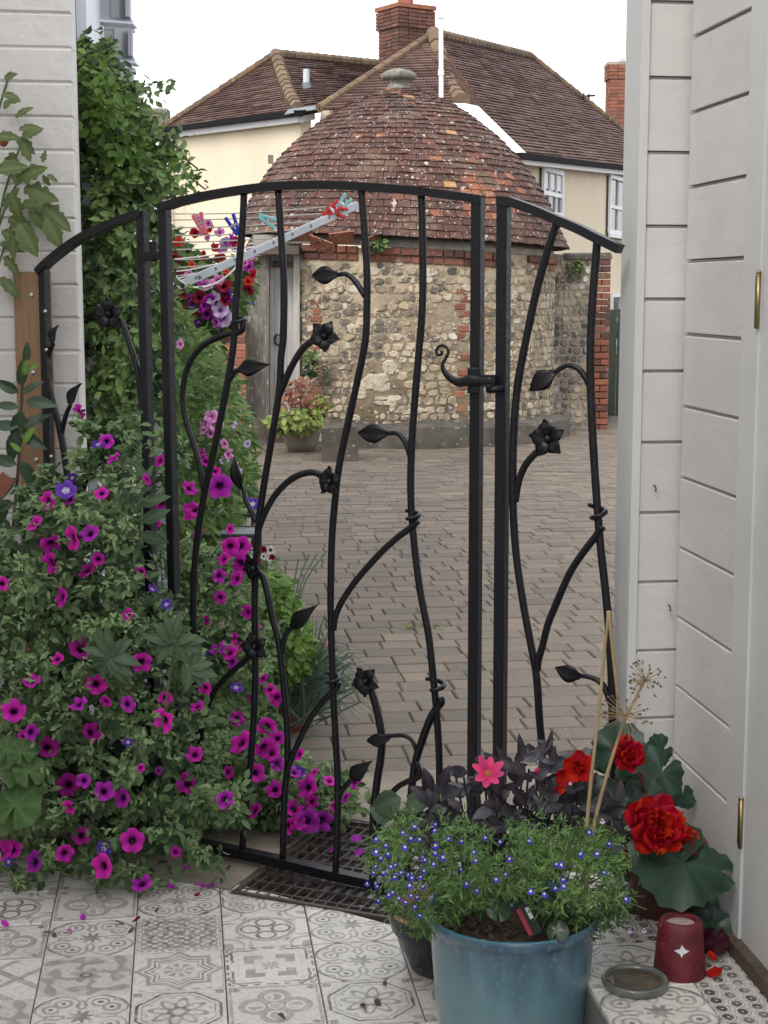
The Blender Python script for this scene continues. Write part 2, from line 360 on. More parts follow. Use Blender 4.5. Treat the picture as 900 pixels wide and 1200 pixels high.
# leaf clouds: many small real leaves in one mesh
LEAF = (np.array([(0, 0, 0), (-.28, .3, .07), (0, .36, 0), (.28, .3, .07), (-.30, .62, .05), (0, .68, -.03), (.30, .62, .05), (0, 1, -.1)]),
        [(0, 2, 1), (0, 3, 2), (1, 2, 5, 4), (2, 3, 6, 5), (4, 5, 7), (5, 6, 7)])
THIN = (np.array([(-.06, 0, 0), (.06, 0, 0), (.09, .5, .05), (-.09, .5, .05), (0, 1, -.05)]), [(0, 1, 2, 3), (3, 2, 4)])
def leaf_cloud(name, m, pts, size, parent=None, temp=LEAF, width=1.0, centre=None, up=.5, out=.6, cam_=.35, tint=(.15, .85), lit=None, kind='stuff'):
    P = np.array(pts); n = len(P); T, FC = temp
    c = P.mean(0) if centre is None else np.array(centre)
    N = RN.normal(0, .55, (n, 3)); o = P - c; o /= np.linalg.norm(o, axis=1)[:, None] + 1e-9
    N += o * out; N[:, 2] += up; N[:, 1] -= cam_
    N /= np.linalg.norm(N, axis=1)[:, None]
    D = RN.normal(0, 1, (n, 3)) + o * .5; D[:, 2] -= .35
    D -= N * (D * N).sum(1)[:, None]; D /= np.linalg.norm(D, axis=1)[:, None] + 1e-9
    X = np.cross(D, N); L = size * RN.uniform(.55, 1.25, n)
    V = (P[:, None] + T[None, :, 0:1] * (X * L[:, None] * width)[:, None] + T[None, :, 1:2] * (D * L[:, None])[:, None] + T[None, :, 2:3] * (N * L[:, None])[:, None]).reshape(-1, 3)
    k = len(T); off = OFF[parent.name] if parent is not None else Vector((P[:, 0].mean(), P[:, 1].mean(), P[:, 2].min()))
    me = bpy.data.meshes.new(name)
    me.from_pydata((V - np.array(off)).tolist(), [], [tuple(i * k + j for j in f) for i in range(n) for f in FC])
    cl = np.array([noise.noise(Vector(p) * 7.0) for p in P])
    tv = np.clip((tint[0] + tint[1]) / 2 + cl * .45 + RN.uniform(-.5, .5, n) * (tint[1] - tint[0]) * .8, 0, 1)
    me.attributes.new('tint', 'FLOAT', 'POINT').data.foreach_set('value', np.repeat(tv, k))
    me.materials.append(m); ob = bpy.data.objects.new(name, me); COL.objects.link(ob)
    if parent is not None: adopt(ob, parent)
    else: ob.location = off; OFF[ob.name] = off
    if kind: ob['kind'] = kind
    return ob
def shoots(tips, length, per, droop=.0, spread=.010, out=(0, -1, .35), jit=.6):
    """leaf positions strung along short stems that end at the given tips"""
    res = []; o = Vector(out)
    for t in tips:
        d = (o + Vector((random.gauss(0, jit), random.gauss(0, jit * .6), random.gauss(0, jit)))).normalized(); L = length * rnd(.6, 1.3)
        for k in range(per):
            u = (k + .5) / per; p = t - d * L * (1 - u) - UP * droop * L * u * u
            res.append(p + Vector((rnd(-1, 1), rnd(-1, 1), rnd(-1, 1))) * spread * (1.3 - u))
    return [p for p in res if p.z > .015]
def inpoly(x, y, poly):
    c = False; j = len(poly) - 1
    for i in range(len(poly)):
        xi, yi = poly[i]; xj, yj = poly[j]
        if (yi > y) != (yj > y) and x < (xj - xi) * (y - yi) / (yj - yi) + xi: c = not c
        j = i
    return c
def edge_dist(x, y, poly):
    best = 1e9
    for i in range(len(poly)):
        ax, ay = poly[i - 1]; bx, by = poly[i]
        t = max(0, min(1, ((x - ax) * (bx - ax) + (y - ay) * (by - ay)) / ((bx - ax) ** 2 + (by - ay) ** 2 + 1e-9)))
        best = min(best, math.hypot(x - ax - t * (bx - ax), y - ay - t * (by - ay)))
    return best
def volume(poly, n, yf, yb, round_=40.0, gap=0.0, zmin=.02):
    """points in a plant-shaped volume: outline as seen, swelling towards the viewer in its middle"""
    xs = [p[0] for p in poly]; ys = [p[1] for p in poly]; out = []; tries = 0
    while len(out) < n and tries < n * 40:
        tries += 1
        x, y = rnd(min(xs), max(xs)), rnd(min(ys), max(ys))
        if not inpoly(x, y, poly): continue
        if gap and noise.noise(Vector((x * .035, y * .035, 3.3))) < gap - .5 + .0: continue
        k = min(1, edge_dist(x, y, poly) / round_); k = math.sqrt(1 - (1 - k) ** 2)
        mid = (yf + yb) / 2; hf = (yb - yf) / 2 * (.25 + .75 * k)
        Y = mid - hf + 2 * hf * random.random() ** 1.6
        p = at(x, y, Y)
        if p.z > zmin: out.append(p)
    return out
def big_leaf(L, Wd, fold=.12, curl=.18, lobes=0, seg=5, jag=0.0):
    """one modelled leaf along +Y, face +Z, returns MB"""
    mb = MB(); vs = []; fs = []
    for i in range(seg + 1):
        u = i / seg; w = Wd * .5 * (math.sin(math.pi * min(1, u ** .75 * 1.0)) ** .8 if 0 < u < 1 else .02)
        if lobes: w *= 1 + .35 * math.sin(u * math.pi * lobes * 2) * (1 - u)
        w *= 1 + (random.random() - .5) * jag
        zc = -curl * L * u * u
        for sx in (-1, -.5, 0, .5, 1):
            vs.append((sx * w, u * L, zc + abs(sx) * fold * w * 2 * (1 if abs(sx) < .9 else .8)))
    for i in range(seg):
        for k in range(4): a = i * 5 + k; fs.append((a, a + 1, a + 6, a + 5))
    tv = []
    for i in range(seg + 1): tv += [.55, .45, .8, .45, .55]
    mb.add(vs, fs, tv); return mb
def round_leaf(R, ruffle=.12, seg=22, notch=.25, toothed=.05):
    mb = MB(); vs = [(0, 0, 0)]; tv = [.9]; fs = []
    for j, rr in enumerate((.35, .7, 1.0)):
        for k in range(seg + 1):
            th = -math.pi / 2 + notch + (2 * math.pi - 2 * notch) * k / seg
            r = R * rr * (1 + (toothed * (1 if k % 2 else -1) if j == 2 else 0)) * (1 + .12 * math.cos(th - .6))
            z = ruffle * R * (rr ** 2) * math.sin(5 * th) * .5 + .10 * R * (1 - (1 - rr) ** 2) - .22 * R * rr ** 2
            vs.append((r * math.cos(th), r * math.sin(th), z)); tv.append(.35 if k % 3 else .75)
    n = seg + 1
    for k in range(seg): fs.append((0, 1 + k, 2 + k))
    for j in range(2):
        for k in range(seg): a = 1 + j * n + k; fs.append((a, a + n, a + n + 1, a + 1))
    mb.add(vs, fs, tv); return mb
def petunia(mname, wav=.12, lob=5, seg=20):
    mb = MB(); mb.tag = 'rad'; vs = [(0, 0, -.75)]; tv = [0]; fs = []
    for j, (r, z) in enumerate(((.10, -.7), (.17, -.25), (.42, -.02), (.78, .07), (1, .02))):
        for k in range(seg):
            th = 2 * math.pi * k / seg; l = abs(math.cos(lob * th / 2)) ** .6
            rr = r * (1 - (.16 * (1 - l) if j >= 3 else 0)); zz = z + (wav * math.sin(lob * th + 1) * (.5 if j == 3 else 1) if j >= 3 else 0) - (.05 * (1 - l) if j > 1 else 0)
            vs.append((rr * math.cos(th), rr * math.sin(th), zz)); tv.append((.0, .05, .35, .75, 1)[j] * (1 if j < 2 else .70 + .30 * l))
    for k in range(seg): fs.append((0, 1 + (k + 1) % seg, 1 + k)[::-1])
    for j in range(4):
        for k in range(seg): a = 1 + j * seg; k2 = (k + 1) % seg; fs.append((a + k, a + k2, a + seg + k2, a + seg + k))
    mb.add(vs, fs, tv); return mesh_of(mb, 'flower_' + mname, M[mname], True)
FL = {k: petunia(k) for k in ('magenta', 'purple', 'violet', 'pink', 'crimson', 'scarlet', 'lilac', 'whitefl')}
FLB = {k: petunia(k, .3, 5, 20) for k in ('magenta', 'purple', 'violet', 'pink', 'crimson', 'scarlet', 'lilac', 'whitefl')}
class Surf:
    """front surface of a leaf volume as seen from the gate side: nearest leaf around a spot"""
    def __init__(s, pts):
        s.q = np.array([(*proj(p), p.y) for p in pts])
    def __call__(s, x, y, r=13, d=.022, default=4.0):
        m = (s.q[:, 0] - x) ** 2 + (s.q[:, 1] - y) ** 2 < r * r
        return (np.sort(s.q[m, 2])[min(1, m.sum() - 1)] if m.sum() else default) - d
def flower(kind, pos, size, parent, face=None, spread=.55, name='flower'):
    d = (TOCAM if face is None else Vector(face)) + Vector((rnd(-1, 1), rnd(-.3, .6), rnd(-.8, .9))) * spread
    return inst(random.choice((FL, FLB))[kind] if True else None, name, pos, d, rnd(0, 6), size * rnd(.74, 1.2), parent)

# ================================================================== THE SETTING
mb = MB(); mb.poly([(-400, -60, -.13), (400, -60, -.13), (400, 700, -.13), (-400, 700, -.13)]); struct(mb.build('ground', M['earth']))
# ---- frame of the doorway: line where the tiles stop, the grate rectangle
B0 = ground(200, 1014); B1 = ground(450, 1081); BU = (B1 - B0).normalized(); BN = Vector((-BU.y, BU.x, 0))   # BN points away from the camera
if BN.y < 0: BN = -BN
def clip(poly, P, N):                       # keep the side where (x-P).N <= 0
    out = []
    for i in range(len(poly)):
        a, b = poly[i - 1], poly[i]; da, db = (a - P).dot(N), (b - P).dot(N)
        if (da <= 0) != (db <= 0): out.append(a + (b - a) * (da / (da - db)))
        if db <= 0: out.append(b)
    return out
# ---- patterned tiles
def tile_material(idx, light, dark, fn):
    m, t, b = mat('patterned_tile_%d' % idx, .38, 0, .5)
    uv = t.nodes.new('ShaderNodeUVMap'); uv.uv_map = 'UVMap'; sp = t.nodes.new('ShaderNodeSeparateXYZ'); t.links.new(uv.outputs[0], sp.inputs[0])
    x, y = E(t, sp.outputs[0]), E(t, sp.outputs[1]); wob = (E(t, noisetex(t, 5, 3, uv.outputs[0])) - .5) * .10
    x, y = x + wob, y + (E(t, noisetex(t, 6, 3, objco(t, (3, 3, 3)))) - .5) * .07
    ax, ay = x.ab(), y.ab(); r = (x * x + y * y).op('SQRT'); th = y.op('ARCTAN2', x)
    d1, d2 = fn(x, y, ax, ay, ax.mx(ay), ax.mn(ay), r, th)
    co = objco(t); wear = ramp(t, noisetex(t, 22, 5, co, .65), [(.30, (.35, .35, .35)), (.55, (1, 1, 1))])
    base = ramp(t, noisetex(t, 7, 5, co), [(.3, tuple(c * .86 for c in light)), (.7, light)])
    w = E(t, wear) * .95
    fil = (((ax * 21 + wob * 6).sin() * (ay * 21).sin()).gt(.28) * (r * 9).sin().gt(-.3)).mx(((r * 26 + (th * 8).sin() * 2).sin()).gt(.8)) * .26
    base = mix(t, fil * w, base, tuple((l + d * 2.0) / 3.0 for l, d in zip(light, dark)))
    col = mix(t, d1 * w, base, tuple((l + d * 2.2) / 3.2 for l, d in zip(light, dark)))
    col = mix(t, d2 * w, col, dark)
    dirt = ramp(t, noisetex(t, 3.1, 5, co, .6), [(.60, (0, 0, 0)), (.78, (.55, .55, .55))]); col = mix(t, dirt, col, (.20, .17, .14))
    t.links.new(col, b.inputs['Base Color']); bump(t, b, noisetex(t, 80, 3, co), .0008, .4); return m
def band(e, a, b): return e.gt(a) * e.lt(b)
def p_star(x, y, ax, ay, mx, mn, r, th):
    s = mx.mn((ax + ay) * .707)
    d1 = band(s, .60, .70).mx(band(s, .40, .45)); fl = band(r, .14, .33) * ((th * 8).sin().gt(-.2)); fl2 = r.lt(.1) * (th * 6).sin().gt(0)
    return d1.mx(fl), band(s, .50, .545).mx(fl2 * .7).mx(band(mx, .93, .97) * (x * 22).sin().gt(0) * .6)
def p_octagon(x, y, ax, ay, mx, mn, r, th):
    o = mx.mx((ax + ay) * .72); d2 = band(o, .84, .90); d1 = band(o, .74, .77).mx(r.lt((th * 8).sin() * .10 + .26) * r.gt(.12)).mx((ax - .86).ab().lt(.09) * (ay - .86).ab().lt(.09))
    sw = ((r * 17) + (th * 8).sin() * 2.2).sin().gt(.45) * band(r, .32, .68)
    return d1.mx(sw), d2.mx(r.ring(.2, .03) * .6)
def p_circles(x, y, ax, ay, mx, mn, r, th):
    q = ((mx - .36) * (mx - .36) + mn * mn).op('SQRT'); c = ((ax - .92) * (ax - .92) + (ay - .92) * (ay - .92)).op('SQRT')
    d2 = band(q, .17, .25) * r.lt(.68).mx(r.lt(.2)); d1 = band(r, .58, .70) * q.gt(.28)
    return d1.mx(band(c, .36, .42)).mx(((th * 12).sin().gt(.2)) * band(c, .5, .6)), d2.mx(c.lt(.16) * .6)
def p_cross(x, y, ax, ay, mx, mn, r, th):
    fr = band(mx, .80, .86); sq = band(mx, .34, .56) * (mn.gt(.14)); ctr = mx.lt(.18) * (th * 8).sin().gt(-.3)
    return sq.mx(ctr), (fr * (mn.gt(.25))).mx(band(mx, .90, .96) * (mn * 24).sin().gt(.1)).mx(band(ax + ay, 1.55, 1.64))
def p_quatre(x, y, ax, ay, mx, mn, r, th):
    q = ((mx - .42) * (mx - .42) + mn * mn).op('SQRT'); q = q.mn(r + .05)
    return band(q, .26, .36).mx(q.lt(.15) * (th * 10).sin().gt(-.2)).mx(band(mx, .88, .95)), q.ring(.235, .014).mx(band((ax - .8).ab() + (ay - .8).ab(), .0, .10))
def p_damask(x, y, ax, ay, mx, mn, r, th):
    s = ((ax * 11).sin() + (ay * 11).sin() + (r * 14 + (th * 4).sin() * 2).sin())
    return s.gt(.55), (band(s, -.25, -.05) * .35).mx(r.lt(.14) * r.gt(.07))
def p_scroll(x, y, ax, ay, mx, mn, r, th):
    c = ((mx - .62) * (mx - .62) + (mn - .38) * (mn - .38)).op('SQRT'); d = ((mx * 9).sin() * .07 + mn)
    return band(c, .13, .20).mx(band(d, .0, .055) * r.gt(.3)).mx(band(c, .30, .35) * r.gt(.45)), (r.lt((th * 8).sin() * .07 + .22) * .8).mx(c.lt(.055)).mx(band(r, 1.05, 1.1))
def p_lace(x, y, ax, ay, mx, mn, r, th):
    g = (ax * 26).sin() * (ay * 26).sin(); o = ((r * 20) + (th * 8).sin() * 1.6).sin()
    return (mx.lt(.88) * g.gt(-.15)).mx(band(mx, .90, .97) * (mn * 40).sin().gt(0)), (o.gt(.55) * mx.lt(.8)) * .65
def p_scale(x, y, ax, ay, mx, mn, r, th):
    u = (x * 3.0).fr() - .5; v = ((y * 3.0) + ((x * 3.0).op('FLOOR') * .5)).fr() - .5
    q = (u * u * 1.2 + v * v * .8).op('SQRT')
    return q.gt(.44) * q.lt(.5), q.lt(.33) * q.gt(.07)
def p_diag(x, y, ax, ay, mx, mn, r, th):
    d = (x - y).ab(); return band(d, .42, .62).mx(band((x + y).ab(), .42, .62)), (band((x + y).ab(), .62, .66)).mx(d.lt(.25) * (x + y).ab().lt(.25) * ((x * 30).sin() * (y * 30).sin()).gt(0))
LT, DK = (.74, .70, .645), (.090, .080, .078)
TM = [tile_material(i, tuple(c * k for c in LT), tuple(c * dd for c in DK), f) for i, (f, k, dd) in enumerate(
    [(p_star, 1, 1.6), (p_octagon, .97, 1.1), (p_circles, 1.02, 1.5), (p_cross, 1.03, 1.4), (p_quatre, .96, 2.0), (p_damask, .82, 2.0), (p_scroll, .98, 1.5), (p_lace, .92, 1.3), (p_scale, .85, .6), (p_diag, 1.0, 1.8)])]
STAR, OCT, CIRC, CROSS, QUAT, DAM, SCR, LACE, SCALE, DIAG = range(10)
TS = .217; T0 = ground(262, 1112)
tf = thing('tiled_floor', None, None, (T0.x, T0.y, 0), kind='structure')
poly = [T0 + EF * a + ED * b for a, b in ((-2.4, -2.6), (1.6, -2.6), (1.6, 1.6), (-2.4, 1.6))]
poly = clip([Vector((p.x, p.y, -.013)) for p in poly], B0, BN)
mb = MB(); mb.prism(poly, Vector((0, 0, -.05))); mb.build('grout_bed', M['grout'], tf)
plan = {(0, 0): CROSS, (-1, 0): STAR, (0, 1): CIRC, (-1, 1): LACE, (1, 0): SCR, (1, 1): SCR, (0, -1): QUAT, (-1, -1): OCT, (1, -1): OCT, (-2, 0): DAM, (-2, 1): SCR, (-2, -1): SCR, (-3, 0): DIAG, (-3, 1): QUAT, (-3, -1): DAM, (-1, 2): SCR, (-2, 2): QUAT, (2, 0): DAM, (2, -1): CIRC}
def tile_at(i, j, parent, o, du=TS, z=0.0, pat=None, clipper=None, name='tile'):
    g = .0015; hs = [(-1, -1), (1, -1), (1, 1), (-1, 1)]
    c = o + EF * ((i + .5) * du) + ED * ((j - .5 + 0) * du)
    pts = [Vector((0, 0, z)) + Vector((c.x, c.y, 0)) + EF * (a * (du / 2 - g)) + ED * (b * (du / 2 - g)) for a, b in hs]
    if clipper: pts = clipper(pts)
    if len(pts) < 3: return None
    dz = rnd(-.0012, .0012)
    top = [p + UP * dz for p in pts]; mbt = MB(); n = len(top); ins = []
    ctr = sum(top, Vector()) / n
    edge = [p - UP * .002 for p in top]; inner = [p + (ctr - p).normalized() * .003 for p in top]
    mbt.add(inner + edge + [p - UP * .012 for p in top], [tuple(range(n))] + [(i2, n + i2, n + (i2 + 1) % n, (i2 + 1) % n) for i2 in range(n)] + [(n + i2, 2 * n + i2, 2 * n + (i2 + 1) % n, n + (i2 + 1) % n) for i2 in range(n)])
    uv = [(((Vector(v) - c).dot(EF)) / (du / 2), ((Vector(v) - c).dot(ED)) / (du / 2)) for v in mbt.v]
    o2 = mbt.build(name, TM[pat if pat is not None else random.randrange(10)], parent, uv=uv)
    me = o2.data
    for p in me.polygons:
        if p.normal.z < -.5: me.flip_normals(); break
    return o2
STEP_L = ground(692, 1161, .2); 
for i in range(-7, 5):
    for j in range(-6, 7):
        c = T0 + EF * ((i + .5) * TS) + ED * ((j - .5) * TS); px, py = proj((c.x, c.y, 0))
        if px < -140 or px > 860 or py > 1420 or py < 960: continue
        tile_at(i, j, tf, T0, pat=plan.get((i, j), random.choice([STAR, OCT, CIRC, QUAT, DAM, SCR, LACE, CROSS])), clipper=lambda ps: clip(ps, B0 - BN * .003, BN))
# ---- raised tiled step under the shed
ZS = .2
st = thing('tiled_step', None, None, (STEP_L.x, STEP_L.y, 0), kind='structure')
a = STEP_L - ED * 1.3; b = STEP_L + ED * .62
pl = [Vector((p.x, p.y, -.1)) for p in (a, a + EF * 1.0, b + EF * 1.0, b)]
mb = MB(); mb.prism(pl, UP * (ZS - .011 + .1)); mb.build('riser', plain('step_riser', (.20, .195, .19), (.12, .115, .11), 9, .8, 50, .003), st)
SO = ground(692, 1161, ZS); SO.z = 0
steppat = {(0, 0): SCR, (1, 0): SCALE, (0, 1): OCT, (1, 1): SCALE, (0, -1): LACE, (2, 0): SCALE, (1, -1): SCALE}
for i in range(0, 4):
    for j in range(-5, 4): tile_at(i, j, st, SO + EF * .002, z=ZS, pat=steppat.get((i, j), [SCR, OCT, SCALE, QUAT][(i * 3 + j) % 4]))
# ---- threshold slab, apron of concrete behind the gate, the drain pit
G0 = ground(270, 1047); GB = ground(390, 960); GV = (GB - G0); gd = GV.length; GV.normalize(); GX = Vector((GV.y, -GV.x, 0))
def gxy(u, v, z=0.0): p = G0 + GX * u + GV * v; return Vector((p.x, p.y, z))
gw = 1.25
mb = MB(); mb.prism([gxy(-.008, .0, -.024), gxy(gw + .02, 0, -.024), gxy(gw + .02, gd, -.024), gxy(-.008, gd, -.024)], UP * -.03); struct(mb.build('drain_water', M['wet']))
mb = MB(); mb.prism([gxy(-1.5, .02, .004), gxy(-.012, .02, .004), gxy(-.012, gd + .02, .004), gxy(-1.5, gd + .02, .004)][::1], UP * -.12); struct(mb.build('threshold_slab', M['concrete']))
PO = ground(420, 906); PO.z = 0
ap = thing('concrete_apron', None, None, (gxy(0, gd).x, gxy(0, gd).y, 0), kind='structure')
mb = MB(); mb.prism(clip([gxy(-2.5, gd + .021, .002), gxy(3, gd + .012, .002), gxy(3, gd + 3, .002), gxy(-2.5, gd + 3, .002)], PO + UP * .002, ED), UP * -.12); mb.build('slab', M['concrete'], ap)
# ---- block paving in courses
PO = ground(420, 906); PO.z = 0
pv = thing('courtyard_paving', None, None, (PO.x, PO.y, 0), kind='structure')
mb = MB(); mb.poly([PO + EF * a + ED * b + UP * -.007 for a, b in ((-9, .001), (12, .001), (12, 22), (-9, 22))]); mb.build('bedding', M['bed'], pv)
stuff = MB(); singles = []
row = 0; v = 0.0
while v < 15.5:
    rh = .150 * rnd(.97, 1.03); u = -2.6 - rnd(0, .2) - v * .16
    tone = rnd(-.04, .04)
    while u < 3.4 + v * .16:
        w = random.choice((.115, .155, .175, .215, .215)); c = PO + EF * (u + w / 2) + ED * (v + rh / 2)
        px, py = proj((c.x, c.y, 0)); t_ = min(1, max(0, random.gauss(.5, .15) + tone))
        if 130 < px < 800:
            z = rnd(-.002, .003)
            singles.append((py, px, c.copy(), w, rh, z, t_))
        u += w
    v += rh
def brickbox(mbx, c, w, rh, z, t_, near):
    j = rnd(-.012, .012); ax = (EF * math.cos(j) + ED * math.sin(j), ED * math.cos(j) - EF * math.sin(j), UP)
    if near: mbx.bevbox((c.x, c.y, -.03 + z), ax, (w / 2 - .0022, rh / 2 - .0042, .03), .005, t_)
    else: mbx.box((c.x, c.y, -.03 + z), ax, (w / 2 - .0022, rh / 2 - .0055, .03), t_)
inview = [s for s in singles if 385 < s[1] < 735]; inview.sort(key=lambda s: -s[0]); near = set(id(s) for s in inview[:300])
for s in singles:
    if id(s) in near:
        b_ = MB(); brickbox(b_, *s[2:], True); b_.build('paving_brick', M['paver'], pv)
    else: brickbox(stuff, *s[2:], s[0] > 640)
stuff.build('paving_brick_courses', M['paver'], pv, kind='stuff')
# odd debris on the yard: a pale weed gap where a brick is missing
# ================================================================== ROUNDHOUSE
RC = Vector((at(470, 400, 17.8).x, 17.8, 0)); RE, RWL = 1.857, 1.70
def tilt(p): return -.055 * (p.x - RC.x)
rh_ = thing('roundhouse', 'round old rubble stone house under a tiled dome beyond the gate', 'building', (RC.x, RC.y, 0))
prof = [(RE, zat(284, 17.8)), (1.76, zat(264, 17.8)), (1.665, zat(241, 17.8)), (1.51, zat(213, 17.8)), (1.32, zat(187, 17.8)), (1.09, zat(163, 17.8)), (.82, zat(140, 17.8)), (.53, zat(121, 17.8)), (.17, zat(105, 17.8))]
cum = [0]
for i in range(1, len(prof)): cum.append(cum[-1] + math.hypot(prof[i][0] - prof[i - 1][0], prof[i][1] - prof[i - 1][1]))
def dome(s_):
    s_ = max(0, min(cum[-1] - 1e-6, s_)); i = max(k for k in range(len(cum) - 1) if cum[k] <= s_); f = (s_ - cum[i]) / (cum[i + 1] - cum[i])
    r = prof[i][0] + (prof[i + 1][0] - prof[i][0]) * f; z = prof[i][1] + (prof[i + 1][1] - prof[i][1]) * f
    a_, b_ = prof[max(i - 1, 0)], prof[min(i + 2, len(prof) - 1)]
    dr, dz = prof[i + 1][0] - prof[i][0], prof[i + 1][1] - prof[i][1]; l = math.hypot(dr, dz); return r, z, dr / l, dz / l
zE = prof[0][1]
def dome_pt(r, th, z): 
    k = max(0, 1 - (z - zE) / 1.9); return Vector((RC.x + r * math.sin(th), RC.y - r * math.cos(th), z - .045 * r * math.sin(th) * k))
mb = MB(); rows = 20; seg = 64; vs = []; fs = []
for i in range(rows + 1):
    r, z, _, _ = dome(cum[-1] * i / rows)
    for k in range(seg): vs.append(dome_pt(r - .045, 2 * math.pi * k / seg, z - .01))
for i in range(rows):
    for k in range(seg): k2 = (k + 1) % seg; fs.append((i * seg + k, i * seg + k2, (i + 1) * seg + k2, (i + 1) * seg + k))
mb.add(vs, fs, .2); roof = mb.build('roof', M['rooftile'], rh_, True)
NC = 30; tiles = []; stuff = MB()
for ci in range(NC):
    s0 = cum[-1] * ci / NC; s1 = cum[-1] * (ci + 1) / NC; r, z, dr, dz = dome(s0); rm = dome((s0 + s1) / 2)[0]
    n = max(9, int(2 * math.pi * r / .135)); ph = (ci % 2) * .5 + rnd(-.1, .1); w = 2 * math.pi * r / n
    for k in range(n):
        th = 2 * math.pi * (k + ph) / n; th = (th + math.pi) % (2 * math.pi) - math.pi
        t_ = min(1, max(0, random.gauss(.42, .085)));
        if random.random() < .02: t_ = rnd(.72, .82)
        p = dome_pt(r, th, z); px, py = proj(p)
        if 545 < px < 600 and 205 < py < 262 and random.random() < .75: t_ = rnd(.70, .84)
        if random.random() < .004: t_ = 1.0
        tiles.append((abs(th) < 1.45, r * math.cos(th) + .15 * (30 - ci) / 30, ci, th, w, s0, s1 + (s1 - s0) * .35, t_, px, py))
def dome_tile(mbx, ci, th, w, s0, s1, t_):
    r, z, dr, dz = dome(s0); r1, z1, _, _ = dome(s1); lift = .019 + rnd(-.006, .008); sk = rnd(-.007, .007)
    if s1 > cum[-1]: r1 -= .0
    nrm = Vector((dz, -dr)); vs = []
    wj = w * .5 * (1 - .05)
    for (rr, zz, off, sgn) in ((r, z, lift, 1), (r1, z1, .004, 0)):
        for o2 in (0, -.014):
            for sx in (-1, 1):
                rad = rr + nrm.x * (off + o2); hh = zz + nrm.y * (off + o2) + (sx * sk if sgn else 0)
                wl = wj * (rr / r if sgn == 0 else 1)
                a = th + sx * wl / max(rr, .08); vs.append(dome_pt(rad, a, hh))
    mbx.add(vs, [(0, 1, 5, 4), (2, 6, 7, 3), (0, 2, 3, 1), (0, 4, 6, 2), (1, 3, 7, 5)], t_)
vis = sorted([t for t in tiles if t[0] and not (t[9] > 215 and t[8] < 300)], key=lambda t: -t[1] * (1 if t[2] < 25 else .5))
vis = sorted(vis, key=lambda t: -t[1])[:300]; sel = set(id(t) for t in vis)
for t in tiles:
    if id(t) in sel:
        b_ = MB(); dome_tile(b_, *t[2:8]); b_.build('roof_tile', M['rooftile'], roof)
    else: dome_tile(stuff, *t[2:8])
stuff.build('roof_tile_courses', M['rooftile'], roof, kind='stuff')
# finial of carved stone
zt = zat(107, 17.8); mb = MB(); k = 17.8 / 1840
fprof = [(.0, -.02), (.23, 0), (.235, .06), (.20, .10), (.15, .13), (.15, .20), (.17, .215), (.225, .225), (.245, .25), (.235, .285), (.16, .325), (.07, .345), (.0, .35)]
mb.lathe((RC.x - .03, RC.y, zt - .08), [(max(r * .82, .001), z * .92) for r, z in fprof], 28); mb.build('finial', M['stonegrey'], rh_, True)
# wall: mortar drum, rubble stones laid in it
zW = zE - .10
mb = MB(); mb.lathe((RC.x, RC.y, 0), [(RWL, -.1), (RWL, zW)], 72); wall = mb.build('wall', M['mortar'], rh_, True)
def wall_pt(th, z, d=0.0): return Vector((RC.x + (RWL + d) * math.sin(th), RC.y - (RWL + d) * math.cos(th), z))
def rubble(mbx, fpt, cu, cz, w, h, t_, dome_=.013):
    tu, tz = rnd(-.14, .14), rnd(-.14, .14); n = random.choice((5, 6, 7)); ang0 = rnd(0, 6); ring = []
    for k in range(n):
        a = ang0 + 2 * math.pi * k / n; c_, s_ = math.cos(a), math.sin(a)
        sq = 1 / max(abs(c_), abs(s_)) ** .8; rr = .5 * sq * rnd(.84, 1.06)
        ring.append((cu + c_ * w * rr, cz + s_ * h * rr))
    vs = [fpt(u, z, -.01) for u, z in ring] + [fpt(cu + (u - cu) * .93, cz + (z - cz) * .93, dome_ * .6) for u, z in ring] + [fpt(cu + (u - cu) * .72, cz + (z - cz) * .72, max(.004, dome_ + rnd(-.004, .004) + (u - cu) * tu + (z - cz) * tz)) for u, z in ring]
    mbx.add(vs, [(i, (i + 1) % n, n + (i + 1) % n, n + i) for i in range(n)] + [(n + i, n + (i + 1) % n, 2 * n + (i + 1) % n, 2 * n + i) for i in range(n)] + [tuple(range(2 * n, 3 * n))], t_)
def wpt(u, z, d): return wall_pt(u / RWL, z, d)
stones = []; z = .02; bricks = []
while z < zW - .19:
    h = rnd(.05, .10); u = -RWL * 1.9
    while u < RWL * 1.75:
        w = rnd(.055, .16); th = (u + w / 2) / RWL; p = wall_pt(th, z + h / 2); px, py = proj(p)
        if abs(th) < 1.7:
            grey = px < 478 + 20 * noise.noise(Vector((px * .02, py * .02, 1))) and not (px > 455 and py < 380)
            patch = (412 < px < 470 and 418 < py < 478) or (335 < px < 400 and 300 < py < 335)
            quoin = 532 + (py - 400) * .05 < px < 552 and 350 < py < 490 and noise.noise(Vector((px * .07, py * .05, 9))) > -.1
            door = px < 352 and th < 0
            lime = noise.noise(Vector((px * .022, py * .028, 5))) > .22 and random.random() < .7
            if not (patch and random.random() < .85) and not door and not lime:
                t_ = random.gauss(.24, .15) if grey else random.gauss(.52, .20)
                if random.random() < .07: t_ = rnd(.85, 1)
                if random.random() < .06: t_ = rnd(0, .15)
                if quoin:
                    bricks.append((u, z, w, px, py))
                else: stones.append((math.cos(th) * w * h * (1 if 330 < px < 690 else .2), (u + w / 2, z + h / 2 + rnd(-.012, .012), w * .99, h * .99, max(0, min(1, t_)))))
        u += w
    z += h
stones.sort(key=lambda s: -s[0]); stuff = MB()
for i, s in enumerate(stones):
    if i < 280:
        b_ = MB(); rubble(b_, wpt, *s[1]); b_.build('stone', M['stone'], wall)
    else: rubble(stuff, wpt, *s[1])
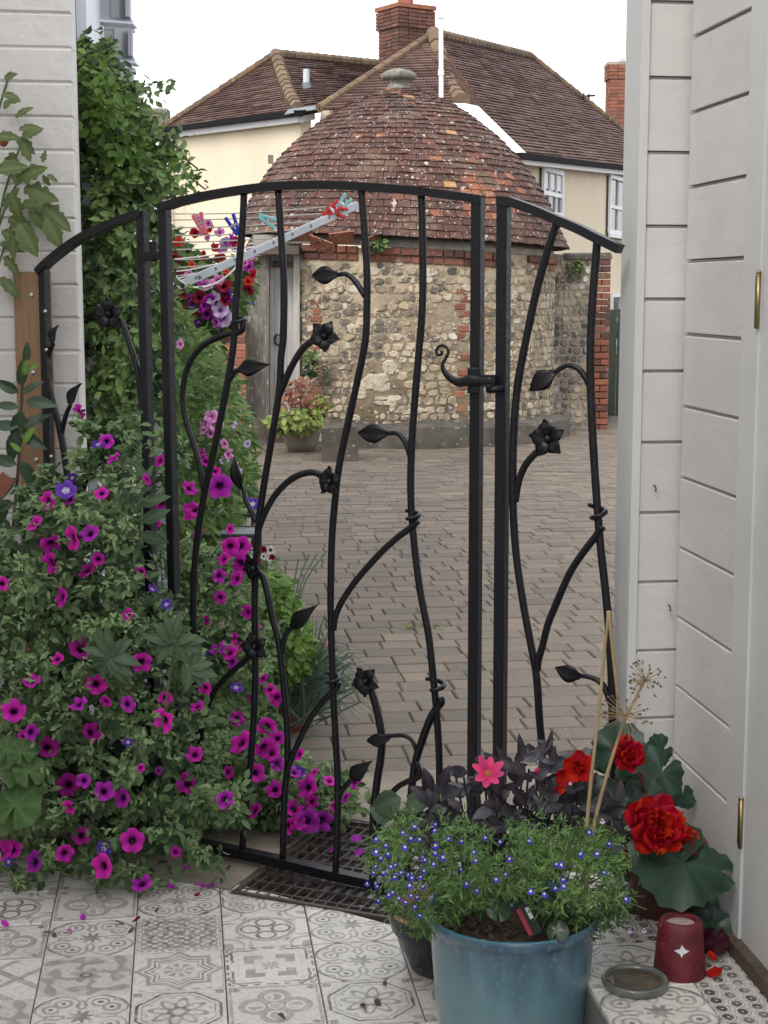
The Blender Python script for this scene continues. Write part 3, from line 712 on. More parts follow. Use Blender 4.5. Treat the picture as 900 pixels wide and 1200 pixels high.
for a_ in range(700):                                   # small packing flints in the joints
    u, z = rnd(-RWL, RWL * 1.5), rnd(.03, zW - .2)
    if proj(wpt(u, z, 0))[0] > 352: rubble(stuff, wpt, u, z, rnd(.03, .055), rnd(.025, .045), rnd(.1, .9), .012)
stuff.build('packing_stones', M['stone'], wall, kind='stuff')
M['lime'] = plain('lime_render', (.52, .455, .355), (.37, .315, .235), 7, .95, 34, .012, fine=(30, .6, (.22, .195, .165)))
for px, py, w, h in ((440, 445, .36, .20), (425, 462, .26, .14), (460, 432, .22, .16), (450, 470, .34, .10), (375, 318, .30, .16), (350, 312, .2, .14), (390, 335, .22, .1), (590, 440, .26, .18), (575, 475, .3, .1), (480, 482, .4, .07), (620, 400, .22, .3), (600, 345, .18, .12), (415, 380, .14, .18), (505, 320, .16, .1)):
    d_ = ray(px, py); o_ = Vector((0, 0, H0)); a_ = d_.x ** 2 + d_.y ** 2; bq = -2 * (d_.x * RC.x + d_.y * RC.y); cq = RC.x ** 2 + RC.y ** 2 - RWL ** 2; t_ = (-bq - math.sqrt(max(0, bq * bq - 4 * a_ * cq))) / (2 * a_); p = o_ + d_ * t_
    for q in range(5):
        b_ = MB(); rubble(b_, wpt, math.atan2(p.x - RC.x, RC.y - p.y) * RWL + rnd(-.3, .3) * w, p.z + rnd(-.3, .3) * h, w * rnd(.35, .7), h * rnd(.4, .8), .5, .016); b_.build('lime_patch', M['lime'], wall)
def wall_brick(u0, z0, w, h, d0=.012, t_=None, parent=wall):
    b_ = MB(); th = (u0 + w / 2) / RWL; ax = (Vector((math.cos(th), math.sin(th), 0)), UP, Vector((math.sin(th), -math.cos(th), 0)))
    b_.bevbox(wall_pt(th, z0 + h / 2, d0 - .03), ax, (w / 2 - .004, h / 2 - .004, .03), .005, rnd(.35, .8) if t_ is None else t_); b_.build('brick', M['brick'], parent)
for z in np.arange(.35, 1.55, .075):                    # ragged brick jamb of a blocked opening
    n_ = noise.noise(Vector((z * 6, 2.3, 4)))
    if n_ > -.2: wall_brick(.54 + rnd(-.01, .01) + (.05 if int(z / .075) % 2 else 0), z, .12, .07)
    if n_ < .15 and z > .9: wall_brick(.76 + rnd(-.01, .02), z, .13, .07)
for ci, (zc, d) in enumerate(((zW - .155, .02), (zW - .078, .045))):     # two brick courses below the eaves
    th = -1.35
    while th < 1.5:
        w = .215 if random.random() < .6 else .11; u = th * RWL; p = wall_pt(th, zc)
        b_ = MB(); ax_t = th + w / 2 / RWL
        ax = (Vector((math.cos(ax_t), math.sin(ax_t), 0)), UP, Vector((math.sin(ax_t), -math.cos(ax_t), 0)))
        pz = zc - .045 * RWL * math.sin(ax_t) + .035
        b_.bevbox(wall_pt(ax_t, pz, d - .03), ax, (w / 2 - .005, .034, .03), .006, rnd(.0, .6))
        if random.random() < .78: b_.build('brick', M['brick'], wall)
        th += w / RWL
mb = MB(); nseg = 60; vs = []; fs = []
for k in range(nseg + 1):
    th = -1.6 + 3.3 * k / nseg
    for rr, zz in ((RWL + .02, zW - .01), (RWL - .1, zE + .1)):
        vs.append(Vector((RC.x + rr * math.sin(th), RC.y - rr * math.cos(th), zz - .045 * RWL * math.sin(th) + .01)))
for k in range(nseg): fs.append((2 * k, 2 * k + 2, 2 * k + 3, 2 * k + 1))
mb.add(vs, fs); mb.build('eaves_fillet', M['mortarg'], wall)
for (px, py, rz) in ((400, 279, .12), (377, 287, -.35), (436, 283, .5), (352, 275, .05)):  # broken tiles slipped below the eaves
    p = at(px, py, 16.02); b_ = MB(); ax = (Vector((math.cos(rz), .12, math.sin(rz))).normalized(), Vector((0, -.75, .66)), Vector((0, -.66, -.75)))
    b_.box(p, ax, (.125, .085, .008), .82); b_.build('slipped_tile', M['rooftile'], roof)
# plinth: kerb of dark stone
mb = MB(); vs = []; fs = []; nseg = 40
for k in range(nseg + 1):
    th = -.42 + 1.75 * k / nseg; rr = 1.90 + .05 * noise.noise(Vector((th * 4, 0, 0))); hh = .23 + .05 * noise.noise(Vector((th * 3, 5, 0)))
    for r2, z2 in ((rr + .01, -.05), (rr, hh - .03), (rr - .03, hh), (RWL - .02, hh + .03)): vs.append(Vector((RC.x + r2 * math.sin(th), RC.y - r2 * math.cos(th), z2)))
for k in range(nseg):
    for j in range(3): a = k * 4 + j; fs.append((a, a + 4, a + 5, a + 1))
mb.add(vs, fs); fs2 = [(0, 1, 2, 3)]; mb.build('plinth', M['plinth'], rh_)
# doorway on the left: post, lintels, plank door
def slab(name, x0, x1, y0, y1, Y, th_, m, parent, **k):
    a, b, c, d = at(x0, y1, Y), at(x1, y1, Y), at(x1, y0, Y), at(x0, y0, Y)
    a.y = b.y = c.y = d.y = Y; mb = MB(); mb.prism([a, b, c, d], Vector((0, th_, 0)), **k); return mb.build(name, m, parent)
slab('door_post', 287, 315, 300, 492, 16.25, .2, M['oldpost'], rh_)
dr = thing('door', None, None, tuple(at(330, 495, 16.5)))
adopt(dr, rh_); dr.location = (0, 0, 0); dr.location = Vector(at(330, 495, 16.5)) - OFF[rh_.name]; OFF[dr.name] = Vector(at(330, 495, 16.5))
for x0, x1 in ((315, 321.5), (322, 328.5), (329, 336), (336.5, 344)): slab('plank', x0, x1, 299, 492, 16.45 + rnd(0, .01), .05, M['olddoor'], dr)
slab('lintel', 298, 350, 288, 298, 16.05, .5, M['sillwood'], rh_); slab('lintel', 320, 344, 306, 313, 16.4, .1, M['sillwood'], rh_)
slab('door_frame', 344, 351, 299, 492, 16.4, .3, M['olddoor'], rh_)
slab('wall_return', 296, 352, 275, 300, 16.6, .4, M['mortarg'], rh_)
p = at(326, 398, 16.42); mb = MB(); mb.tube([p + Vector((.035 * math.cos(a), 0, .055 * math.sin(a))) for a in np.linspace(1.6, 7.6, 14)], .011, 6); mb.build('ring_handle', M['iron'], dr)
for z in np.arange(.3, 1.5, .075):                      # brick jamb right of the door
    p = at(355, 400, 16.3); wall_brick(-.985 - (.03 if int(z / .075) % 2 else 0), z, .10 + (.05 if int(z / .075) % 2 else 0), .068)
# block stone beside the plinth
mb = MB(); a = ground(415, 541); 
for (x0, x1, y) in ((378, 418, 541),):
    A = ground(x0, y); Bp = ground(x1, y); mb.bevbox(((A + Bp) / 2) + Vector((0, .18, .17)), (Vector((1, 0, 0)), Vector((0, 1, 0)), UP), ((Bp - A).length / 2, .18, .17), .02)
mb.v = [tuple(Vector(v) * 1.0 + Vector((noise.noise(Vector(v) * 5), noise.noise(Vector(v) * 6 + Vector((3, 0, 0))), noise.noise(Vector(v) * 5 + Vector((0, 7, 0))) - .3)) * .035) for v in mb.v]; o = mb.build('kerb_block', M['plinth'], rh_)
# ================================================================== rubble wall joined to the roundhouse
fw = thing('rubble_wall', 'dark flint wall ending in a brick pier beside the round house', 'wall', tuple(ground(690, 500)))
Yf = 18.2
zt = zat(300, Yf); x0, x1 = at(640, 400, Yf).x, at(693, 400, Yf).x; x2 = at(714, 400, Yf).x
mb = MB(); mb.prism([Vector((x0, Yf, -.1)), Vector((x1 + .02, Yf, -.1)), Vector((x1 + .02, Yf, zt - .02)), Vector((x0 + .4, Yf, zt)), Vector((x0, Yf, zt + .03))], Vector((0, .4, 0))); core = mb.build('core', M['mortarg'], fw)
z = .03
while z < zt - .1:
    h = rnd(.07, .11); u = x0 + .05
    while u < x1 - .03:
        w = rnd(.05, .12); b_ = MB(); t_ = max(0, min(1, random.gauss(.2, .15))) if random.random() < .85 else rnd(.7, 1)
        rubble(b_, lambda uu, zz, d: Vector((uu, Yf - d, zz)), u + w / 2, z + h / 2, w * .9, h * .9, t_); b_.build('flint', M['stone'], core); u += w
    z += h
z = -.02; k = 0
while z < zt - .03:
    ws = [(x1, x2)] if k % 2 else [(x1, (x1 + x2) / 2), ((x1 + x2) / 2, x2)]
    for a, c in ws:
        b_ = MB(); b_.bevbox(((a + c) / 2, Yf + .12, z + .035), (Vector((1, 0, 0)), UP, Vector((0, -1, 0))), ((c - a) / 2 - .004, .033, .15), .006, rnd(.0, .25) if z > 1.75 else rnd(.1, .75)); b_.build('brick', M['brick'], fw)
    z += .076; k += 1
mb = MB(); mb.bevbox(((x0 + x2) / 2 + .1, Yf + .16, zt + .0), (Vector((1, 0, 0)), Vector((0, 1, 0)), UP), ((x2 - x0) / 2 - .09, .2, .035), .02); mb.build('coping', M['plinth'], fw)
leaf_cloud('wall_fern', M['back_leaf'], [at(rnd(665, 685), rnd(305, 322), Yf - .05) for _ in range(60)], .05, fw)
mb = MB(); pts = [ground(600, 512), ground(712, 497), ground(712, 480), ground(600, 480)]
mb.prism([p + UP * .12 for p in pts], UP * -.2); mb.build('footing', M['plinth'], fw)
# ================================================================== brick garden wall left of the door
bw = thing('brick_wall', 'red brick garden wall ending beside the old door', 'wall', tuple(ground(280, 497)))
Yb = 16.0; xb0, xb1 = at(120, 400, Yb).x, at(288, 400, Yb).x; ztb = zat(372, Yb)
mb = MB(); mb.prism([Vector((xb0, Yb + .012, -.1)), Vector((xb1 - .01, Yb + .012, -.1)), Vector((xb1 - .01, Yb + .012, ztb)), Vector((xb0, Yb + .012, ztb))], Vector((0, .2, 0))); core = mb.build('mortar_core', M['mortarg'], bw)
z = .0; k = 0; cnt = 0
for k in range(int(ztb / .076)):
    z = k * .076; u = xb1 - (0 if k % 2 else .11)
    if not k % 2:
        b_ = MB(); b_.bevbox((xb1 - .054, Yb + .08, z + .038), (Vector((1, 0, 0)), UP, Vector((0, -1, 0))), (.05, .034, .08), .005, rnd(.3, .8)); b_.build('brick', M['brick'], bw)
    while u > xb1 - .9:
        b_ = MB(); t_ = rnd(.3, .85) if random.random() < .8 else rnd(0, .2)
        b_.bevbox((u - .11, Yb + .08 + rnd(0, .004), z + .038), (Vector((1, 0, 0)), UP, Vector((0, -1, 0))), (.106, .034, .08), .005, t_); b_.build('brick', M['brick'], bw); u -= .22
# ================================================================== green board fence
gf = thing('board_fence', 'dark green upright board fence behind the brick pier', 'fence', tuple(ground(730, 487)))
Yg = 20.2; zt = zat(362, Yg); x = at(709, 400, Yg).x
for k in range(9):
    b_ = MB(); b_.bevbox((x + .075, Yg, zt / 2 - rnd(0, .01)), (Vector((1, 0, 0)), UP, Vector((0, -1, 0))), (.071, zt / 2, .012), .004); b_.build('board', M['fence'], gf); x += .15
b_ = MB(); b_.box((x - .7, Yg + .04, zt * .75), (Vector((1, 0, 0)), Vector((0, 1, 0)), UP), (.66, .02, .04)); b_.build('rail', M['fence'], gf)
# ================================================================== CREAM HOUSE BEHIND
ho = thing('cream_house', 'large cream rendered house with brown tiled hipped roofs behind the dome', 'house', tuple(ground(560, 430)))
def rooftex(name):
    m, t, b = mat(name, .85, 0, .3); uv = t.nodes.new('ShaderNodeUVMap'); uv.uv_map = 'UVMap'
    fl = t.nodes.new('ShaderNodeVectorMath'); fl.operation = 'FLOOR'; t.links.new(uv.outputs[0], fl.inputs[0])
    wn = t.nodes.new('ShaderNodeTexWhiteNoise'); wn.noise_dimensions = '2D'; t.links.new(fl.outputs[0], wn.inputs[0])
    f = E(t, wn.outputs[0]) * .55 + (E(t, noisetex(t, .9, 5, objco(t))) * .7 - .1)
    col = ramp(t, f.k, [(.1, (.066, .041, .036)), (.5, (.110, .063, .052)), (.95, (.168, .098, .077))])
    sp = t.nodes.new('ShaderNodeSeparateXYZ'); t.links.new(uv.outputs[0], sp.inputs[0])
    col = mix(t, E(t, sp.outputs[0]).fr().ring(0.0, .06), col, (.02, .014, .012))
    t.links.new(col, b.inputs['Base Color']); return m
M['rooftex'] = rooftex('brown_roof_tiles'); M['ridge'] = tinted('ridge_tiles', [(0, (.09, .06, .045)), (1, (.19, .125, .075))], .85, [(6, .6, (.20, .17, .09))], 10, .01)
def course_patch(name, b0, b1, t0, t1, n, parent, tile=.30, lift=.034):
    mb = MB(); uv = []
    N = (b1 - b0).cross(t0 - b0 if (t0 - b0).length > .1 else t1 - b0).normalized()
    if N.y > 0 and N.z < 0 or N.dot(Vector((0, -1, 1))) < 0: N = -N
    for k in range(n):
        v0, v1 = k / n, min(1, (k + 1.0) / n); L0, R0 = b0.lerp(t0, v0), b1.lerp(t1, v0); L1, R1 = b0.lerp(t0, v1), b1.lerp(t1, v1)
        m_ = max(1, int((R0 - L0).length / 1.0)); 
        for s_ in range(m_):
            a, c = s_ / m_, (s_ + 1) / m_; j1, j2 = rnd(-.012, .012), rnd(-.012, .012)
            p = [L0.lerp(R0, a) + N * (lift + j1), L0.lerp(R0, c) + N * (lift + j1), L1.lerp(R1, c) + N * .0, L1.lerp(R1, a), L0.lerp(R0, a) - N * .01, L0.lerp(R0, c) - N * .01]
            mb.add(p, [(0, 1, 2, 3), (4, 5, 1, 0)])
            w0 = (R0 - L0).length / tile; off_ = (k % 2) * .5
            uv += [(a * w0 + off_, k + .1), (c * w0 + off_, k + .1), (c * w0 + off_, k + .9), (a * w0 + off_, k + .9), (a * w0 + off_, k + .1), (c * w0 + off_, k + .1)]
    k_ = len(mb.v); mb.add([b0 - N * .03, b1 - N * .03, t1 - N * .03, t0 - N * .03], [(0, 1, 2, 3)]); uv += [(.5, .5)] * 4
    return mb.build(name, M['rooftex'], parent, uv=uv)
A, Bc, C, D, Ev = at(190, 153, 41), at(349, 131, 34), at(323, 66, 39), at(452, 78, 45), at(470, 112, 45)
lw = thing('roof', None, None); adopt(lw, ho)
course_patch('roof_slope', A, Bc, C, C + Vector((.02, .02, 0)), 27, lw)
course_patch('roof_slope', Bc, at(410, 118, 42), C, D, 24, lw)
AP, HL, HR, EL = at(508, 42, 37), at(374, 128, 33.5), at(541, 122, 33), at(606, 185, 32)
course_patch('roof_slope', HL, HR, AP, AP + Vector((.02, 0, 0)), 26, lw)
RT, RB = at(622, 68, 48), at(790, 203, 50)
course_patch('roof_slope', EL, RB, AP.lerp(AP, 1), RT, 40, lw)
course_patch('roof_slope', HR, EL + (AP - EL).normalized() * .1, AP, AP + Vector((.05, .05, 0)), 26, lw)
def ridge_line(pts, r, step=.42):
    P = [Vector(p) for p in pts]; 
    for a, b in zip(P, P[1:]):
        n = max(1, int((b - a).length / step))
        for k in range(n):
            mb = MB(); p, q = a.lerp(b, k / n), a.lerp(b, (k + 1.12) / n)
            mb.tube([p, q], [r * 1.12, r * .9], 8, tint=rnd(.1, .9)); mb.build('ridge_tile', M['ridge'], lw)
def sag(a, b, s_): m_ = (a + b) / 2 + Vector((0, 0, s_)); return [a, a.lerp(m_, .5) + Vector((0, 0, s_ * .25)), m_, m_.lerp(b, .5) + Vector((0, 0, s_ * .25)), b]
up = Vector((0, 0, .05))
ridge_line([p + up for p in sag(Bc, C, -.12)], .15); ridge_line([A + up, C + up], .10, .30); ridge_line([C + up, D + up], .12)
ridge_line([HL + up * .5, AP + up], .085, .34); ridge_line([p + up for p in sag(HR, AP, -.25)], .17); ridge_line([AP + up, RT + up], .12); ridge_line([RT + up, RB + up], .10, .30)
# walls
def wallpoly(name, pts, m, parent=ho): mb = MB(); N = (pts[1] - pts[0]).cross(pts[2] - pts[0]).normalized(); N = N if N.y > 0 else -N; mb.prism(pts, N * .25); return mb.build(name, m, parent)
dn = lambda p: Vector((p.x, p.y, -.1))
a, b = at(197, 156, 41.1), at(352, 136, 34.2); w1 = wallpoly('wall', [dn(a), dn(b), b, a], M['cream'])
g0, g1, g2, g3 = at(352, 136, 34.1), at(376, 128, 34.0), at(541, 125, 33.4), at(600, 187, 32.5)
w2 = wallpoly('gable_wall', [dn(g0), dn(g3), g3, g2, g1], M['cream'])
e1 = at(795, 206, 50.3); w3 = wallpoly('wall', [dn(g3), dn(e1), e1, g3], M['cream'])
# bargeboard, fascias, gutters
def strip(name, pts, d, m, parent=ho): mb = MB(); mb.prism(pts, d); return mb.build(name, m, parent)
strip('bargeboard', [at(530, 121, 32.7), at(545, 121, 32.7), at(606, 181, 31.8), at(598, 189, 31.8), at(583, 184, 31.9), at(533, 141, 32.6)], Vector((.3, .5, 0)), M['white'])
def bar(name, p, q, hw, hh, m, parent=ho):
    p, q = Vector(p), Vector(q); d = (q - p).normalized(); s_ = d.cross(UP).normalized(); mb = MB(); mb.box((p + q) / 2, (d, s_, s_.cross(d)), ((q - p).length / 2, hw, hh)); return mb.build(name, m, parent)
fwd = Vector((0, -.35, 0))
bar('fascia', at(197, 157, 40.8), at(352, 137, 33.9), .06, .11, M['white']); bar('fascia', at(352, 137, 33.9), at(366, 134, 34.4), .06, .11, M['white'])
bar('gutter', at(191, 152.5, 40.7), at(351, 132.5, 33.7), .1, .055, M['blackplastic']); bar('gutter', at(350, 132.5, 33.6), at(382, 127, 35), .1, .055, M['blackplastic'])
bar('fascia', at(606, 186, 31.9), at(795, 208, 50), .08, .10, M['white']); bar('gutter', at(606, 182.5, 31.6), at(795, 204.5, 49.6), .12, .06, M['blackplastic'])
bar('downpipe', at(192, 156, 40.6), at(196, 300, 40.6), .05, .05, M['blackplastic'])
mb = MB(); mb.prism([at(333, 134, 33.7), at(378, 127, 33.7), at(372, 123, 33.75), at(352, 126, 33.75), at(338, 128, 33.75)], Vector((0, .1, 0))); mb.build('lead_flashing', M['lead'], ho)
slab('air_brick', 314, 319.5, 181.5, 191, 34.2, .2, M['stonepot'], ho)
# windows in the right wall
WD = (e1 - g3); WD.z = 0; WD.normalize(); WNn = Vector((WD.y, -WD.x, 0)); WNn = WNn if WNn.y < 0 else -WNn
def house_window(x0, x1, y0, y1, cols=3):
    P = [plane_hit(x, y, g3 + WNn * .03, WNn) for x, y in ((x0, y1), (x1, y1), (x1, y0), (x0, y0))]
    w = (P[1] - P[0]); w.z = 0; h = P[3].z - P[0].z; wl = w.length; U = w.normalized(); o = Vector(P[0]); c = o + U * wl / 2
    fr = thing('window', None, None); adopt(fr, ho)
    def bx(name, u, z, hu, hz, d, m): b_ = MB(); b_.box(o + U * u + UP * z + WNn * d, (U, UP, WNn), (hu, hz, .03)); return b_.build(name, m, fr)
    bx('pane', wl / 2, h / 2, wl / 2, h / 2, .0, M['pane'])
    for u in (.04, wl - .04): bx('frame', u, h / 2, .055, h / 2 + .05, .06, M['white'])
    for z in (.0, h): bx('frame', wl / 2, z, wl / 2 - .016, .05, .062, M['white'])
    bx('meeting_rail', wl / 2, h * .46, wl / 2 - .02, .045, .05, M['white'])
    for k in range(1, cols): bx('glazing_bar', wl * k / cols, h / 2, .018, h / 2 - .05, .045, M['white'])
    bx('sill', wl / 2, -.10, wl / 2 + .1, .05, .1, M['white'])
    for k in range(cols if cols > 2 else 0): bx('curtain', wl * (k + .5) / cols, h * .75, wl * .09, h * .18, -.012 + .03, M['white'])
house_window(633, 656, 197, 249, 3); house_window(711, 731, 206, 271, 2); house_window(713, 733, 346, 400, 2)
# chimneys, aerial, vent
def chimney(name, parent, cx, y0, y1, Y, wpx, dpth, rot, pot=True, yb=None):
    ch = thing(name, None, None); adopt(ch, parent); k = Y / 1840; w = wpx * k; base = at(cx, y1, Y); top = at(cx, y0, Y)
    U = Vector((math.cos(rot), math.sin(rot), 0)); Vv = Vector((-U.y, U.x, 0)); z = base.z; i = 0
    b_ = MB(); b_.box((base.x, base.y, (base.z + top.z) / 2), (U, Vv, UP), (w / 2 - .015, dpth / 2 - .015, (top.z - base.z) / 2)); b_.build('core', M['mortarg'], ch)
    crs = .09 if Y < 45 else .12
    while z < top.z - .01:
        gro = .05 if z > top.z - .55 and z < top.z - .10 else 0.0
        for side in range(4):
            uu, vv, hw, hd = ((U, Vv, w, dpth), (Vv, U, dpth, w))[side % 2]; sgn = -1 if side < 2 else 1; n = max(2, int(hw / .24))
            for q in range(n):
                b_ = MB(); cc = Vector((base.x, base.y, z + crs / 2)) + vv * sgn * (hd / 2 - .03 + gro) + uu * ((q + .5) / n - .5) * (hw + 2 * gro)
                if side in (0, 1, 3): b_.box(cc, (uu, vv, UP), ((hw + 2 * gro) / n / 2 - .008, .05, crs / 2 - .008), rnd(.05, .4) if rot else rnd(.3, .75)); b_.build('brick', M['brick'], ch)
        z += crs; i += 1
    b_ = MB(); b_.box((base.x, base.y, top.z + .02), (U, Vv, UP), (w / 2 + .08, dpth / 2 + .08, .05)); b_.build('cap', M['terracotta'] if pot else M['mortarg'], ch)
    if pot:
        b_ = MB(); b_.lathe((base.x, base.y, top.z + .06), [(.24, 0), (.2, .1), (.17, .5), (.19, .55), (.19, .6), (.1, .6)], 20, .62); b_.build('chimney_pot', M['brick'], ch, True)
    return ch
chimney('chimney', ho, 475, 12, 92, 41, 44, .95, math.radians(33))
h2 = thing('distant_chimney', 'orange brick chimney stack poking above the far roof', 'chimney', tuple(at(722, 190, 56)))
chimney('stack', h2, 725, 77, 190, 56, 28, .9, 0.0, pot=False)
b_ = MB(); b_.tube([at(729, 76, 56), at(729, 68, 56)], .1, 8); b_.build('flue', M['alu'], h2)
h3 = thing('stub_chimney', 'weathered brown chimney stub at the left end of the roof', 'chimney', tuple(at(187, 160, 45)))
b_ = MB(); b_.bevbox(at(187, 146, 45), (Vector((1, 0, 0)), Vector((0, 1, 0)), UP), (.27, .3, .42), .03); b_.build('stack', M['stonepot'], h3)
b_ = MB(); b_.bevbox(at(185, 131.5, 45), (Vector((1, 0, 0)), Vector((0, 1, 0)), UP), (.3, .33, .05), .02); b_.build('cap', M['stonegrey'], h3)
b_ = MB(); b_.tube([at(359, 98, 36), at(359, 81, 36)], .075, 10); b_.build('vent_pipe', M['alu'], ho)
b_ = MB(); b_.tube([at(360, 104, 35.9), at(359, 97, 35.9)], .1, 10); b_.build('vent_collar', M['lead'], ho)
b_ = MB(); b_.tube([at(690, 121, 49), at(690, 110, 49)], .03, 6); b_.tube([at(679, 113, 49), at(697, 112, 48.5)], .03, 6); b_.tube([at(684, 110, 49), at(684, 115, 48)], .03, 6); b_.build('aerial', M['blackplastic'], ho)
fp = thing('flagpole', 'slim white pole rising behind the tiled dome', 'pole', tuple(ground(518, 445)))
p0 = ground(518, 445); q0 = at(516.5, -60, p0.y); b_ = MB(); b_.tube([p0, p0.lerp(q0, .6), q0], [.05, .045, .035], 10); b_.build('shaft', M['white'], fp, True)
for f_ in (.55, .72, .85):
    b_ = MB(); c = p0.lerp(q0, f_); b_.tube([c - UP * .05, c + UP * .05], .055, 10); b_.build('collar', M['white'], fp)
#PART3
M['ventframe'] = plain('grey_window_frame', (.36, .37, .40), (.30, .31, .34), 8, .5, 40, 0)
# ================================================================== WHITE PAINTED HOUSE WALL ON THE LEFT
YW = gp(52, 400).y + .075; WC = at(91, 300, YW + .05); WC.z = 0                          # corner of the wall
wh = thing('white_house', 'white painted block house wall with timber batten at the left', 'house', (WC.x, WC.y, 0))
ZTOP = 5.4; K1 = zat(137, WC.y)  # wall raised out of view to block light over the foreground
mb = MB(); mb.prism([Vector((p.x, p.y, -.1)) for p in (WC - EF * .004 + ED * .0045, WC - EF * 1.6 + ED * .0045, WC - EF * 1.6 + ED * .3, WC - EF * .006 + ED * .3)], UP * (ZTOP + .1)); mb.build('backing', M['whiteblock'], wh)
ph = (K1 - .0) % .0975; n = int((3.4 - ph) / .0975) + 1
for k in range(-1, n):
    z0 = ph + k * .0975; u = 0 if k % 2 else -.12; first = True
    while u < 1.5:
        w = .43; a_, b_ = max(u, 0), min(u + w, 1.6)
        m_ = MB(); c = WC - EF * ((a_ + b_) / 2) + ED * .05 + UP * (z0 + .04875) + EF * rnd(-.001, .001)
        m_.bevbox(c - ED * rnd(0, .003) + UP * rnd(-.0008, .0008), ((EF + UP * rnd(-.006, .006)).normalized(), UP, (-ED + EF * rnd(-.004, .004)).normalized()), ((b_ - a_) / 2 - .0006, .04875 - .0009, .05), .006); m_.build('block', M['whiteblock'], wh); u += w
mb = MB(); q0 = WC - EF * 1.62; mb.prism([Vector((p.x, p.y, -.1)) for p in (q0, q0 - ED * 9, q0 - ED * 9 - EF * .3, q0 - EF * .3)], UP * 5.5); mb.build('unseen_shade_wall', M['whiteblock'], wh)  # unseen wall, added to keep sky and sun off the foreground
# side wall running back
def sw(s_, d=0.0, z=0.0): p = WC + ED * s_ + EF * (d - .03); return Vector((p.x, p.y, z))
mb = MB(); mb.prism([sw(.31), sw(6.5), sw(6.5, -1.5), sw(.31, -1.5)], UP * 5.2); mb.build('side_wall', M['cream2'], wh)
mb = MB(); mb.prism([sw(.7, .002), sw(2.0, .002), sw(2.0, .035), sw(.7, .035)], UP * 3.9); mb.build('white_panel', M['pvc'], wh)
for k_, (x0, x1, y0, y1, Yw) in enumerate(((117, 151, -18, 25, 6.4), (121, 154, 30, 71, 6.8), (125, 155, 77, 118, 7.2))):    # three small vents standing open from the wall
    wn = thing('window', None, None); adopt(wn, wh)
    def vb(name, xa, xb, ya, yb, d0, d1, m):
        q = [at(xa, yb, Yw), at(xb, yb, Yw), at(xb, ya, Yw), at(xa, ya, Yw)]
        for p in q: p.y = Yw + d0 + (p.x - q[0].x) * .5
        b_ = MB(); b_.prism(q, Vector((0, d1 - d0, 0))); return b_.build(name, m, wn)
    vb('pane', x0 + 12, x1 - 3, y0 + 2, y1 - 5, .012, .022, M['grey_pane'])
    vb('frame', x0, x1, y1 - 6, y1 - 1, -.004, .05, M['ventframe']); vb('frame', x0, x1, y0, y0 + 4, -.004, .05, M['ventframe'])
    vb('frame', x0, x0 + 16, y0 + 4, y1 - 6, -.002, .05, M['ventframe']); vb('frame', x1 - 4, x1, y0 + 4, y1 - 6, -.002, .05, M['ventframe'])
    vb('sill', x0 - 1, x1 + 3, y1 - 1, y1 + 1.5, -.03, .09, M['pvc'])
# batten that carries the gate panel
bt = thing('timber_batten', 'upright brown timber batten bolted to the white wall', 'batten', tuple(gp(45, 590, -.03)))
P = [gp(28, 605, -.028), gp(61, 605, -.028), gp(60, 318, -.028), gp(27, 318, -.028)]
zz0 = .75; 
Pq = [Vector((P[0].x, P[0].y, 0)), Vector((P[1].x, P[1].y, 0))]
mb = MB(); d_ = Vector((0, .045, 0)); cc = (Pq[0] + Pq[1]) / 2; ztp = P[2].z; zbt = gp(45, 770, -.028).z
mb.bevbox(Vector((cc.x, cc.y + .018, (ztp + zbt) / 2)), (GU, UP, GN), ((Pq[1] - Pq[0]).length / 2, (ztp - zbt) / 2, .022), .003); mb.build('plank', M['batten'], bt)
for x, y in ((36, 346), (38, 437), (42, 539)):
    b_ = MB(); p = gp(x, y, -.02); b_.lathe((0, 0, 0), [(.009, 0), (.009, .003), (.005, .007), (.001, .008)], 12)
    b_.v = [tuple(p + GU * v[0] + UP * v[1] + GN * (v[2] - .004)) for v in b_.v]; b_.build('bolt', M['steel'], bt, True)
# ================================================================== THE WROUGHT IRON GATE
def gpath(pts, off=0.0): return [gp(x, y, off) for x, y in pts]
def rod(parent, pts, name='bar', r=.0100, off=0.0, k=5, taper=None, n=8):
    P = smooth_path(gpath(pts, off), k); mb = MB(); m = len(P)
    rs = [r * (1 + .05 * noise.noise(p * 25)) * (1 if taper is None else taper + (1 - taper) * (1 - i / (m - 1))) for i, p in enumerate(P)]
    mb.tube(P, rs, n); return mb.build(name, M['iron'], parent, True)
def square_bar(parent, p, q, w, name):
    d = (q - p).normalized(); mb = MB(); mb.bevbox((p + q) / 2, (d, d.cross(GN).normalized(), GN), ((q - p).length / 2, w / 2, w / 2), .0025); return mb.build(name, M['iron'], parent)
def flat_arc(parent, pts, name, wd=.030, th=.0085):
    P = smooth_path(gpath(pts), 6); mb = MB(); vs = []; fs = []
    for i, p in enumerate(P):
        d = (P[min(i + 1, len(P) - 1)] - P[max(i - 1, 0)]).normalized(); nn = d.cross(GN).normalized()
        for a, b in ((-1, -1), (1, -1), (1, 1), (-1, 1)): vs.append(p + nn * a * th + GN * b * wd / 2)
    for i in range(len(P) - 1):
        for k in range(4): a, b = i * 4 + k, i * 4 + (k + 1) % 4; fs.append((a, b, b + 4, a + 4))
    fs += [(3, 2, 1, 0), tuple(len(vs) - 4 + k for k in range(4))]
    mb.add(vs, fs); return mb.build(name, M['iron'], parent)
